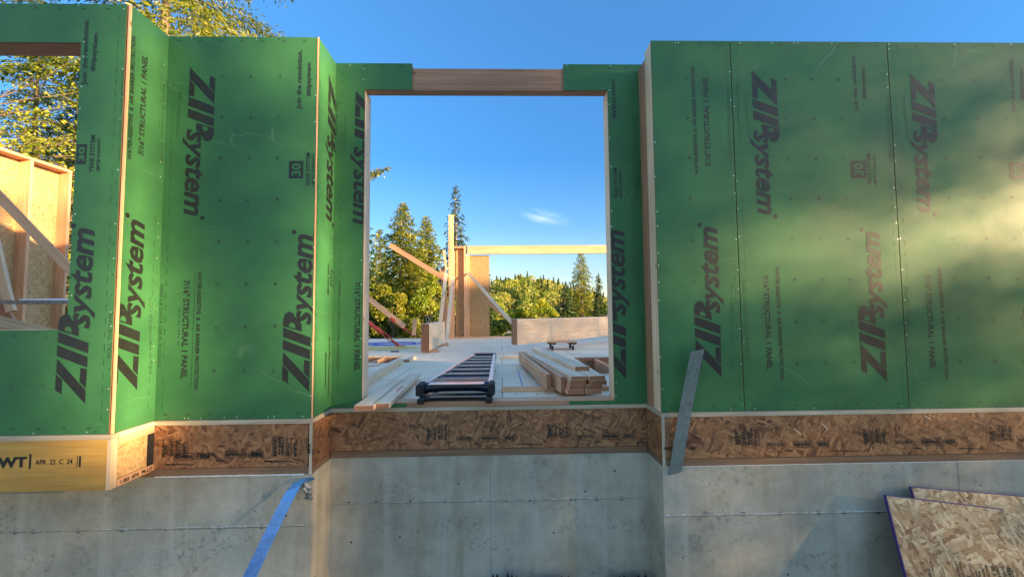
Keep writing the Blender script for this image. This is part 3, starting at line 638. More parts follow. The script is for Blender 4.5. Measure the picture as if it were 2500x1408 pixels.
mb = MB(); mb.box(XR+.0, XR+.021, YR-.002, YR+.0005, CTOP+.004, SUBB-.001, 0); hp(mb.build('rim_board_end', [M['edgeply']]))
# raised slivers on the rim face
mb = MB(); R = random.Random(4)
for u, v, a, L in ((1945, 1052, -.75, .06), (2012, 1040, -.9, .05), (2262, 1018, -.6, .05), (2392, 1012, -1.2, .03)):
    p = PR.at(*PR.px(u, v), .008); d = Vector((math.cos(a), -.25, math.sin(a))).normalized(); mb.board(p-d*L/2, p+d*L/2, .007, .0025, (0, 0, 1), 0)
hp(mb.build('raised_sliver', [M['firpale']]))
# stamps on the rims
def stampgroup(parent, pl, s, z, flip=False):
    mb = MB(); o = .0035
    def bx(a, b, c, d, t=.0022):
        for q in ((a, b, c, c+t), (a, b, d-t, d), (a, a+t, c, d), (b-t, b, c, d)): mb.poly2(pl, [(q[0], q[2]), (q[1], q[2]), (q[1], q[3]), (q[0], q[3])], o)
    sg = -1 if flip else 1
    R = random.Random(int(s*100))
    for i, (dx, hh) in enumerate(((0, .12), (.035, .12), (.045, .10), (.072, .13), (.088, .10), (.10, .12), (.125, .11), (.135, .09), (.15, .12), (.175, .10), (.185, .12), (.2, .13))):
        x = s+sg*dx; z0 = z+.02+R.uniform(-.008, .01); n_ = R.randint(3, 7)
        if i in (0, 3, 11): mb.poly2(pl, [(x, z0), (x+.003, z0), (x+.003, z0+hh), (x, z0+hh)], o)
        else:
            zz = z0
            for k in range(n_):
                L = hh/n_*R.uniform(.5, .9); mb.poly2(pl, [(x-.004, zz), (x+.005, zz), (x+.005, zz+L), (x-.004, zz+L)], o); zz += hh/n_
    x = s+sg*.60 - (.13 if flip else 0); bx(x-.14, x-.005, z, z+.05, .004); bx(x+.02, x+.12, z+.003, z+.047)
    x2 = s+sg*.26-(.13 if flip else 0)
    for q in (x2, x2+.048, x2+.085, x2+.13): mb.poly2(pl, [(q, z+.002), (q+.003, z+.002), (q+.003, z+.05), (q, z+.05)], o)
    x3 = s+sg*.73-(.2 if flip else 0); mb.poly2(pl, [(x3, z-.028), (x3+.2, z-.034), (x3+.2, z-.028), (x3, z-.021)], o)
    mb.poly2(pl, [(x3-.02, z-.01), (x3-.017, z-.01), (x3-.017, z+.06), (x3-.02, z+.06)], o)
    mb.poly2(pl, [(x2+.14, z-.02), (x2+.19, z-.024), (x2+.19, z-.014), (x2+.14, z-.011)], o)
    mb.build('printed_stamp', [M['ink']], parent)
    text(parent, pl, 'MADE IN CANADA', x-.132, z+.014, x-.014, z+.014, .024, .055, off=o, world=True)
    text(parent, pl, '2024', x+.035, z+.013, x+.105, z+.013, .026, .06, off=o, world=True)
    for st, dx in (('32', .008), ('OC', .052), ('16', .092)): text(parent, pl, st, x2+dx, z+.016, x2+dx+.032, z+.016, .024, .02, off=o, world=True)
    text(parent, pl, 'APA', s+.068, z+.03, s+.068, z+.10, .026, .03, off=o+.0003, world=True)
rr = [o for o in bpy.data.objects if o.name.startswith('rim_board') and o.get('label') == 'rim board of the right wing'][0]
for k in range(-1, 4): stampgroup(rr, PR, PR.px(1785, 1090)[0]+k*.945, PR.px(1785, 1095)[1]) if k >= 0 else None
text(rr, PR, 'MADE IN CANADA', *PR.px(1622, 1097), *PR.px(1672, 1096), .022, .03, off=.0035, world=True)
text(rr, PR, '2024', *PR.px(1680, 1096), *PR.px(1700, 1095.5), .024, .03, off=.0035, world=True)
for k in range(2): stampgroup(rm, PM, PM.px(1032, 1080)[0]+k*.945, PM.px(1032, 1079)[1])
stampgroup(rl, PL, PL.px(735, 1125)[0], PL.px(600, 1120)[1], True); stampgroup(rl, PL, PL.px(385, 1120)[0], PL.px(400, 1120)[1])
text(lv, PLL, 'WT', *PLL.px(-6, 1140), *PLL.px(66, 1138), .06, .05, off=.0025, world=True)
text(lv, PLL, 'APR  22  C  24', *PLL.px(87, 1133), *PLL.px(178, 1131), .03, .02, off=.0025, world=True)
mb = MB()
for a, b in ((188, 191), (193, 199)):
    p, q = PLL.px(a, 1140), PLL.px(b, 1112); mb.poly2(PLL, [(p[0], p[1]), (q[0], p[1]+.006), q, (p[0], q[1])], .0025)
p, q = PLL.px(71, 1145), PLL.px(78, 1107); mb.poly2(PLL, [(p[0], p[1]), (q[0], p[1]+.006), q, (p[0], q[1])], .0025)
mb.build('printed_bars', [M['ink']], lv)

# --- concrete foundation
mb = MB(); top = CTOP
pts = [(-7, YL+.004), (XM, YL+.004), (XM, YM+.004), (XR, YM+.004), (XR, YR+.004), (7, YR+.004), (7, YR+.25), (XR+.2, YR+.25), (XR+.2, YM+.25), (XM-.2, YM+.25), (XM-.2, YL+.25), (-7, YL+.25)]
bm = bmesh.new()
bot_ = [bm.verts.new((x, y, -2.2)) for x, y in pts]; top_ = [bm.verts.new((x, y, top)) for x, y in pts]
for i in range(len(pts)):
    j = (i+1) % len(pts); bm.faces.new((bot_[i], bot_[j], top_[j], top_[i]))
bm.faces.new(top_); bm.faces.new(bot_[::-1])
me = bpy.data.meshes.new('foundation_wall'); bm.to_mesh(me); bm.free(); me.materials.append(M['conc'])
fw = hp(bpy.data.objects.new('foundation_wall', me)); C.objects.link(fw)
def sub(o): return o
def ridge(pl, s0, s1, z, seed, mt='conc', amp=.004, r=.0035, slope=0, gap=.12):
    R = random.Random(seed); mb = MB(); a = s0; run = []
    while a < s1:
        run.append(pl.at(a, z+slope*(a-s0)+R.uniform(-amp, amp)*.6, -.0035+R.uniform(0, .003)))
        a += R.uniform(.012, .03)
        if R.random() < gap and len(run) > 3: mb.tube(run, r*R.uniform(.6, 1.3), 5); run = []
    if len(run) > 2: mb.tube(run, r, 5)
    mb.build('form_seam', [M[mt]], fw)
def vseam(pl, s, z0, z1):
    mb = MB(); mb.poly2(pl, [(s, z0), (s+.0035, z0), (s+.0035, z1), (s, z1)], -.0025); mb.build('form_seam', [M['concdark']], fw)
zr = PR.px(1900, 1253)[1]; zm = PM.px(1200, 1221)[1]; zl = PL.px(400, 1289)[1]
ridge(PR, XR+.01, PR.px(2500, 1245)[0]+.3, zr, 3, gap=.05, r=.0048); ridge(PR, XR+.01, 4.2, zr+.002, 73, 'concpale', gap=.35, r=.003); ridge(PR, XR+.01, 4.3, zr-.005, 33, 'concdark', .002, .0022)
ridge(PM, XM+.03, XR-.01, zm, 4, gap=.1, r=.004); ridge(PM, XM+.03, XR-.01, zm+.001, 74, 'concpale', gap=.5, r=.0025); ridge(PM, XM+.03, XR-.01, zm-.004, 34, 'concdark', .002, .0022)
ridge(PL, -4.5, XM-.01, zl, 5, gap=.06, r=.005); ridge(PL, -3.2, XM-.01, zl+.001, 75, 'concpale', gap=.35, r=.003); ridge(PL, -4.5, XM-.01, zl-.007, 35, 'concdark', .002, .003, gap=.2)
ridge(PL, XLL+.02, XM-.05, CTOP, 6, amp=.002, r=.007, gap=0, mt='concpale'); ridge(PR, XR+.02, 4.6, CTOP+.001, 8, amp=.001, r=.0035, gap=0, mt='concpale'); ridge(PM, XM+.05, XR-.05, CTOP, 9, amp=.001, r=.003, gap=.05)
vseam(PM, PM.px(1198, 1300)[0], -1.5, CTOP-.11); vseam(PR, PR.px(2340, 1150)[0], -.75, CTOP-.002)
def tie(pl, u, v, kind):
    a, z = pl.px(u, v); mb = MB(); r = .011 if kind == 'r' else .017
    for i in range(12):
        a0, a1 = 2*math.pi*i/12, 2*math.pi*(i+1)/12
        mb.face([pl.at(a, z, -.001), pl.at(a+r*math.cos(a0), z+r*math.sin(a0), -.0028), pl.at(a+r*math.cos(a1), z+r*math.sin(a1), -.0028)])
    mb.build('tie_hole', [M['rust' if kind == 'r' else 'concdark']], fw)
for u, k in ((851, 'r'), (918, 'r'), (1002, 'r'), (1086, 'r'), (1172, 'r'), (1235, 'r'), (1294, 'r'), (1394, 'r'), (1457, 'g'), (1518, 'g')): tie(PM, u, 1227-(u-850)*.016, k)
for u, k in ((1721, 'g'), (1816, 'g'), (1904, 'g'), (1999, 'g'), (2062, 'r'), (2144, 'g')): tie(PR, u, 1256-(u-1721)*.014, k)
for u, k in ((36, 'g'), (80, 'g'), (190, 'g'), (297, 'g'), (403, 'r'), (534, 'g'), (638, 'g')): tie(PL, u, 1299-(u-36)*.022, k)
# broken corner where the strap comes out
def rock(mb, c, r, seed, mi=0, sq=(1, 1, 1)):
    R = random.Random(seed); bm = bmesh.new(); bmesh.ops.create_icosphere(bm, subdivisions=2, radius=1)
    for v in bm.verts: v.co = Vector((v.co.x*sq[0], v.co.y*sq[1], v.co.z*sq[2]))*r*R.uniform(.75, 1.15)
    for f in bm.faces: mb.face([Vector(c)+v.co for v in f.verts], mi)
    bm.free()
mb = MB()
for i in range(34):
    t = random.random(); u = 742+random.uniform(0, 18)*(.3+t); v = 1175+t*42; a, z = PL.px(min(u, 760), v)
    rock(mb, PL.at(a, z, -.006+random.uniform(0, .008)), random.uniform(.006, .016), i, random.choice((0, 1, 1)))
mb.build('broken_edge', [M['concpale'], M['concdark']], fw)

# --- deck (subfloor) with stair openings
DZ = -.029
Hr = (onZ(1395, 872, 0), onZ(1489, 912, 0)); Hl = (onZ(903, 869, 0), onZ(985, 869, 0), onZ(903, 886, 0))
ry0, ry1, rx0 = Hr[1].y, Hr[0].y, onZ(1400, 872, 0).x
ly1, ly0, lx1 = Hl[0].y, Hl[2].y, onZ(984, 869, 0).x
FY = 13.05
mb = MB()
def dk(x0, x1, y0, y1): mb.box(x0, x1, y0, y1, DZ, 0, 0, 0)
dk(-5.15, 5.2, YR+.08, YM+.06) if False else None
YA = YM+.052
dk(-7.0, 7.0, YA, ry0); 
dk(-7, rx0, ry0, ly0); dk(rx0+3.2, 7, ry0, ly0)
lo = sorted((ry1, ly0, ly1))
dk(-7, lx1-3, ly0, ly1); dk(lx1, rx0, ly0, ly1); dk(rx0+3.2, 7, ly0, ly1)
dk(-7, 7, ly1, FY) if ry1 <= ly1+1e-6 else dk(-7, rx0, ly1, ry1)
if ry1 > ly1: dk(rx0+3.2, 7, ly1, ry1); dk(-7, 7, ry1, FY)
else:
    dk(rx0, rx0+3.2, ry1, ly1)
dk(XR+.05, 7, YR+.052, YA); dk(-7, XM-.05, YL+.052, YA); dk(-7, XLL-.06, YLL+.052, YL+.052)
deck = hp(mb.build('subfloor', [M['deck']]))
lumber('stair_opening_joist', rx0-.3, rx0+3.5, ry1+.001, ry1+.04, -.32, DZ-.002, 'firred', lab='brown joist in the right stair opening')
mb = MB(); mb.box(rx0, rx0+3.2, ry1-.002, ry1+.0, DZ, -.001, 0); hp(mb.build('subfloor_edge', [M['grey']]))
lumber('stair_opening_joist', lx1-3.2, lx1+.3, ly1+.001, ly1+.04, -.32, DZ-.002, 'firred', lab='brown joist in the left stair opening')
# far rim of deck
lumber('rim_board', -7, 7, FY+.001, FY+.03, -.33, -.001, 'osb')
for i in range(12): lumber('floor_joist', -6.9+i*1.2, -6.86+i*1.2, 3.7, FY, -.33, DZ-.002, 'fir')

# ------------------------------------------------------------------ far framed wall
FYW = 12.85; SC = F/FYW
def fx(u, v): p = onY(u, v, FYW); return p.x, p.z
def fpart(name, u0, v0, u1, v1, th=.14, dy=0, mt='fir', lab=None, grain=None, z0=None):
    a, b = fx(u0, v1), fx(u1, v0); zz = a[1] if z0 is None else z0
    mb = MB(); mb.box(a[0], b[0], FYW+dy, FYW+dy+th, zz, b[1], 0, 1 if mt != 'osbfine' else 0, grain); return hp(mb.build(name, [M[mt], M['end']], label=lab))
fpart('far_header', 1141, 597, 1700, 620, .09, 0, 'fir', 'long timber header of the far wall'); fpart('osb_panel', 1112, 603, 1132, 800, .012, .1, 'osbfine', z0=.04); fpart('osb_panel', 1145, 622, 1194, 800, .012, .12, 'osbfine', 'tall brown strand board of the far wall', z0=.04)
for u0, u1, v in ((1133, 1137, 599), (1138, 1141, 622), (1142, 1145, 622)): fpart('far_stud', u0, v, u1, 800, .14, .0, 'fir', z0=.04, grain=2)
fpart('far_stud', 1104, 612, 1109, 800, .14, .02, 'fir', z0=.04, grain=2)
fpart('far_cap', 1103, 601, 1133, 606, .15, -.02, 'firred')
fpart('far_post', 1097, 527, 1108, 800, .10, -.16, 'fir', 'tall post rising above the far wall', z0=.001, grain=2)
a, b = fx(1100, 800)[0], fx(1700, 800)[0]
lumber('bottom_plate', a, b, FYW-.002, FYW+.14, .001, .038, 'fir')
# notch teeth on the post (splintered edge)
mb = MB(); xx, _ = fx(1098.5, 600)
for i in range(22):
    z = fx(1100, 548)[1]-i*.055; mb.obox((xx+.01+(i % 2)*.012, FYW-.163, z), (.012, 0, 0), (0, .003, 0), (.0, 0, .012), 0)
hp(mb.build('post_splinters', [M['firred']]))

def plank(name, p, q, w_, t, wdir, mt, label, cat, group=None, me='end', bev=.0015):
    mb = MB(); mb.board(p, q, w_, t, wdir, 0, 1); o = mb.build(name, [M[mt], M[me]], bevel=bev); tag(o, label, cat, group); return o
def Y_(u, v, Y): return onY(u, v, Y)
# braces of the far wall (nailed on: parts)
def hbrace(p, q, w_, t, wd, mt, lab=None):
    mb = MB(); mb.board(p, q, w_, t, wd, 0, 1); return hp(mb.build('brace', [M[mt], M['end']], label=lab))
hbrace(Y_(952, 598, 12.5), Y_(1092, 684, 12.5), .14, .038, (0, 0, 1), 'firred', 'diagonal brace sticking up into the sky left of the far post')
hbrace(Y_(1144, 667, 12.8), Y_(1252, 790, 11.0), .09, .038, (1, 0, .8), 'firpale'); hbrace(Y_(1150, 700, 13.0), Y_(1262, 795, 13.0), .14, .038, (.3, 0, 1), 'firred')
hbrace(Y_(1081, 655, 12.6), Y_(1092, 835, 12.6), .14, .1, (1, 0, 0), 'firred')
hbrace(Y_(1083, 610, 12.5), Y_(1090, 660, 12.5), .06, .038, (1, 0, 0), 'fir')
hbrace(Y_(1478, 777, 13.0), Y_(1530, 735, 13.0), .14, .038, (0, 0, 1), 'firred')
# leaning boards
plank('leaning_board', Y_(1090, 838, 10.6), Y_(1106, 676, 12.55), .09, .038, (1, 0, 0), 'firpale', 'pale board leaning on the far post, right of the standing beam', 'board', 'boards leaning on the far post')
plank('leaning_board', Y_(1070, 826, 12.0), Y_(1089, 667, 12.3), .10, .038, (1, 0, 0), 'firpale', 'pale board leaning on the far post, behind the standing beam', 'board', 'boards leaning on the far post')
# left side braces and red turnbuckles
plank('brace_board', Y_(870, 705, 12.2), Y_(988, 797, 12.2), .14, .04, (0, 0, 1), 'fir', 'orange lit diagonal board at the left edge of the door opening', 'board')
plank('stake', Y_(1010, 818, 12.6), Y_(1013, 778, 12.6), .12, .04, (1, 0, 0), 'fir', 'short upright board end at the deck edge', 'board')
def turnbuckle(p, q, label):
    p, q = Vector(p), Vector(q); t = empty('brace_turnbuckle', q); tag(t, label, 'turnbuckle brace', 'red metal wall braces')
    d = q-p; mb = MB(); mb.tube([p, p+d*.55], .045, 8); attach(t, mb.build('brace_tube', [M['red']]))
    mb = MB(); n_ = Vector((0, 0, 1)); s_ = n_*.045
    for sg in (-1, 1): mb.tube([p+d*.55, p+d*.6+s_*sg, p+d*.74+s_*sg, p+d*.79], .014, 6)
    attach(t, mb.build('link', [M['red']]))
    mb = MB(); mb.tube([p+d*.79, p+d*.97], .03, 8); mb.obox(q+Vector((0, 0, .012)), (.1, 0, 0), (0, .06, 0), (0, 0, .01)); attach(t, mb.build('foot_plate', [M['red']]))
    return t
turnbuckle(Y_(880, 772, 9.6), onZ(977, 846, .0), 'red steel turnbuckle brace nearest the blue cord')
turnbuckle(Y_(955, 778, 12.0), onZ(1013, 821, .0), 'red steel turnbuckle brace under the orange lit board')

# ------------------------------------------------------------------ beams
def beamthing(name, p0, p1, h, t, z, label, cat):
    e = empty(name, (p0[0], p0[1], z)); tag(e, label, cat)
    d = Vector((p1[0]-p0[0], p1[1]-p0[1], 0)); n_ = Vector((-d.y, d.x, 0)).normalized()
    c = Vector((p0[0], p0[1], z+h/2)) + d/2 + n_*t/2
    mb = MB(); mb.obox(c, d/2, n_*t/2, (0, 0, h/2), 0, 0, 0); o = mb.build('beam_body', [M['glulam']], bevel=.004); attach(e, o)
    mb = MB(); k = int(h/.038)
    for i in range(1, k):
        zz = z+i*h/k; sd = d.normalized()
        mb.obox(Vector((p0[0], p0[1], zz))+d/2-n_*.0007, d/2*.999, n_*.0006, (0, 0, .0012), 0)
    attach(e, mb.build('glue_line', [M['end']]))
    mb = MB(); mb.obox(Vector((p0[0], p0[1], z+h/2))-d.normalized()*.0025+n_*t/2, d.normalized()*.002, n_*t/2*.985, (0, 0, h/2*.985), 0); attach(e, mb.build('beam_end', [M['end']]))
    return e
Yb1, Yb2 = 7.6, 10.25
b0 = onY(1263, 845, Yb1); b1 = onY(1490, 826, Yb2); dd = (b1-b0)
far = (b0.x+dd.x*1.75, b0.y+dd.y*1.75)
ZB = .165
beamthing('glulam_beam', (b0.x, b0.y), far, .457, .13, ZB, 'long pale laminated beam raised on a black wheeled dolly', 'beam')
b0 = onZ(1048, 862, 0); 
e = empty('glulam_beam', (b0.x-.09, b0.y, .04)); tag(e, 'short pale laminated beam standing on the deck left of the far post', 'beam')
bh = onY(1048, 790, b0.y).z; b2 = onZ(1089, 841, 0)
mb = MB(); mb.box(b0.x-.155, b0.x, b0.y+.003, b2.y, .04, bh, 0, 0, 1); attach(e, mb.build('beam_body', [M['firpale']], bevel=.003))
mb = MB(); mb.box(b0.x-.153, b0.x-.002, b0.y-.001, b0.y+.003, .042, bh-.002, 0, 0); attach(e, mb.build('beam_end', [M['end']]))
for yy, lb in ((b0.y+.25, 'small wood block under the near end of the short beam'), (b2.y-.4, 'small wood block under the far end of the short beam')):
    o = MB(); o.box(b0.x-.17, b0.x+.12, yy, yy+.09, .001, .039, 0, 1, 0); tag(o.build('wood_block', [M['fir'], M['end']]), lb, 'block', 'blocks under the short beam')
# a lifting hook on the beam
mb = MB(); pc = Vector((b0.x-.09, b0.y+.35, bh)); mb.tube([pc+Vector((.0, 0, .01)), pc+Vector((-.03, 0, .06)), pc+Vector((-.02, 0, .13)), pc+Vector((.02, 0, .13)), pc+Vector((.03, 0, .06)), pc+Vector((.01, 0, .01))], .008, 6)
tag(mb.build('clamp', [M['galv']], smooth=True), 'small steel clamp on top of the short beam', 'clamp')

# dolly
dc = onZ(1440, 852, 0); dpos = (b1.x, b1.y)
tt = (dc.y-Yb1)/(Yb2-Yb1); bx0 = onY(1263, 845, Yb1).x; dx_ = bx0+tt*dd.x
def dolly(cx, cy_, label):
    e = empty('furniture_dolly', (cx, cy_, 0)); tag(e, label, 'dolly', 'wheeled dollies under the long beam')
    mb = MB(); mb.box(cx-.28, cx+.28, cy_-.2, cy_+.2, .142, .163, 0, 1, 0); attach(e, mb.build('platform', [M['fir'], M['end']], bevel=.002))
    for sx in (-.2, .2):
        mb = MB(); mb.box(cx+sx-.07, cx+sx+.07, cy_-.21, cy_+.21, .112, .141, 0, 0); attach(e, mb.build('crosspiece', [M['rubber']], bevel=.003))
        for sy2 in (-.17, .17):
            c_ = Vector((cx+sx, cy_+sy2, .042)); mb = MB()
            for k in range(16):
                a0, a1 = 2*math.pi*k/16, 2*math.pi*(k+1)/16
                P_ = lambda a, r, x: c_+Vector((x, r*math.cos(a), r*math.sin(a)))
                mb.face([P_(a0, .04, -.016), P_(a1, .04, -.016), P_(a1, .04, .016), P_(a0, .04, .016)])
                for x, s_ in ((-.016, 1), (.016, -1)):
                    q = [P_(a0, .04, x), P_(a1, .04, x), P_(a1, .022, x), P_(a0, .022, x)]; mb.face(q[::s_])
                    q = [P_(a0, .022, x), P_(a1, .022, x), c_+Vector((x, 0, 0))]; mb.face(q[::s_], 1)
            wh = attach(e, mb.build('caster_wheel', [M['rubber'], M['galv']]))
            wh.rotation_euler = (0, 0, 0)
            mb = MB(); mb.box(c_.x-.022, c_.x-.018, c_.y-.015, c_.y+.02, .045, .112); mb.box(c_.x+.018, c_.x+.022, c_.y-.015, c_.y+.02, .045, .112); attach(e, mb.build('caster_fork', [M['galv']]))
    return e
dolly(dx_+.12, dc.y+.05, 'wheeled dolly with black casters under the middle of the long beam'); dolly(far[0]-.75*dd.x/dd.length, far[1]-.75*dd.y/dd.length, 'wheeled dolly under the hidden right end of the long beam')

# ------------------------------------------------------------------ lumber on the deck
def longboard(u0, v0, z0, Yfar, dirx, w_, t, flat_, mt, label, group, name='lumber_board', Y0=None):
    """near lower-left corner seen at (u0,v0), bottom at height z0, running back to Yfar with sideways drift dirx"""
    p = onZ(u0, v0, z0)
    if Y0: p = Vector((onY(u0, v0, Y0).x, Y0, z0))
    ww, hh = (w_, t) if flat_ else (t, w_)
    d = Vector((dirx, Yfar-p.y, 0)); n_ = Vector((d.y, -d.x, 0)).normalized()
    c = p + d/2 + n_*ww/2 + Vector((0, 0, hh/2))
    mb = MB(); mb.obox(c, d/2, n_*ww/2, (0, 0, hh/2), 0, 1, 0); return tag(mb.build(name, [M[mt], M['end']], bevel=.002), label, 'lumber', group)
G1 = 'stacked boards on the deck'
sp1 = onZ(1224, 957, 0)
mb = MB(); mb.box(sp1.x, sp1.x+1.0, sp1.y, sp1.y+.09, .001, .039, 0, 1, 0); tag(mb.build('spacer_board', [M['fir'], M['end']], bevel=.002), 'short board lying crosswise under the front of the lumber stack', 'lumber')
mb = MB(); mb.box(sp1.x+.3, sp1.x+1.05, 5.3, 5.39, .001, .039, 0, 1, 0); tag(mb.build('spacer_board', [M['fir'], M['end']]), 'crosswise board hidden under the back of the lumber stack', 'lumber')
sp2 = onZ(1221, 875, 0)
mb = MB(); mb.box(sp2.x, sp2.x+.62, sp2.y, sp2.y+.09, .001, .039, 0, 1, 0); tag(mb.build('loose_board', [M['firpale'], M['end']], bevel=.002), 'short loose board on the deck behind the lumber stack', 'lumber')
Z0 = .040
longboard(1334, 956, Z0, 6.1, -.16, .14, .038, False, 'fir', 'pale board standing on edge, leftmost of the lumber stack', G1, Y0=3.86)
longboard(1369, 966, Z0, 6.1, -.22, .14, .038, False, 'fir', 'board standing on edge against the flat lumber, second from left', G1, Y0=3.70)
YS0 = 3.62
xs = onY(1386, 967, YS0).x; 
rows = [(0, 0, .0, 'bottom left'), (1, 0, .012, 'bottom right'), (0, 1, .012, 'second layer left'), (1, 1, .02, 'second layer right'), (0, 2, .022, 'third layer left'), (1, 2, .055, 'third layer right'), (0, 3, .03, 'top layer left'), (1, 3, .045, 'top layer right')]
for i, (cix, row, off, nm) in enumerate(rows):
    p = Vector((xs+cix*.1415+off, YS0+random.uniform(-.01, .015), Z0+row*.0385))
    dxx = -.27+random.uniform(-.01, .01)*0; d = Vector((dxx, 2.4+random.uniform(-.05, .1), 0)); n_ = Vector((d.y, -d.x, 0)).normalized()
    mb = MB(); mb.obox(p+d/2+n_*.07+Vector((0, 0, .019)), d/2, n_*.07, (0, 0, .019), 0, 1, 0)
    tag(mb.build('lumber_board', [M['fir' if row < 3 else 'firpale'], M['end']], bevel=.002), 'flat board at the %s of the lumber stack' % nm, 'lumber', G1)
zt = Z0+4*.0385; p = Vector((onY(1404, 917, 3.95).x, 3.95, zt)); d = Vector((-.24, 2.15, 0)); n_ = Vector((d.y, -d.x, 0)).normalized()
mb = MB(); mb.obox(p+d/2+n_*.07+Vector((0, 0, .0195)), d/2, n_*.07, (0, 0, .019), 0, 1, 0); tag(mb.build('lumber_board', [M['firpale'], M['end']], bevel=.002), 'single pale board lying alone on top of the lumber stack', 'lumber', G1)
# left boards
for k, (uA, vA, uB, vB, wv) in enumerate(((864, 1003, 958, 935, .12), (908, 998, 1000, 918, .095))):
    p = onZ(uA, vA, .040); q = onZ(uB, vB, .04)
    d = q-p; n_ = Vector((d.y, -d.x, 0)).normalized(); W_ = .14 if k == 0 else .125
    mb = MB(); mb.obox(p+d/2+n_*W_/2+Vector((0, 0, .0195)), d/2, n_*W_/2, (0, 0, .019), 0, 1, 0)
    tag(mb.build('lumber_board', [M['firpale'], M['end']], bevel=.002), ('outer of two pale boards sticking out over the door sill on the left' if k == 0 else 'inner of two pale boards sticking out over the door sill, with a red mark'), 'lumber', 'boards sticking out over the sill')
    if k == 1:
        mm = MB(); pp = p+d*.30+n_*W_*.62+Vector((0, 0, .0396)); mm.face([pp, pp+n_*.016, pp+n_*.01+d*.16, pp+d*.17]); mo = mm.build('red_mark', [M['red']]); mo.parent = bpy.data.objects[bpy.data.objects[-1].name] if False else None
        mo.parent = [o for o in C.objects if o.get('label', '').startswith('inner of two pale')][0]
p = onZ(880, 985, .001); q = onZ(1003, 884, .001)
p = Vector((onZ(903, 941, 0).x, onZ(903, 941, 0).y, 0)); q = onZ(982, 889, 0); d = q-p; p = p-d*.35
plank('kerb_board', p+Vector((0, 0, .045))+Vector((-.02, 0, 0)), q+Vector((0, 0, .045))+Vector((-.02, 0, 0)), .038, .088, (1, 0, 0), 'firpale', 'board on edge along the left stair opening', 'lumber')
pp = onZ(984, 884, 0); mb = MB(); mb.box(pp.x, pp.x+.1, pp.y, pp.y+.5, .001, .039, 0, 1, 1); tag(mb.build('wood_block', [M['firpale'], M['end']], bevel=.002), 'small block at the far end of the board on edge', 'block')

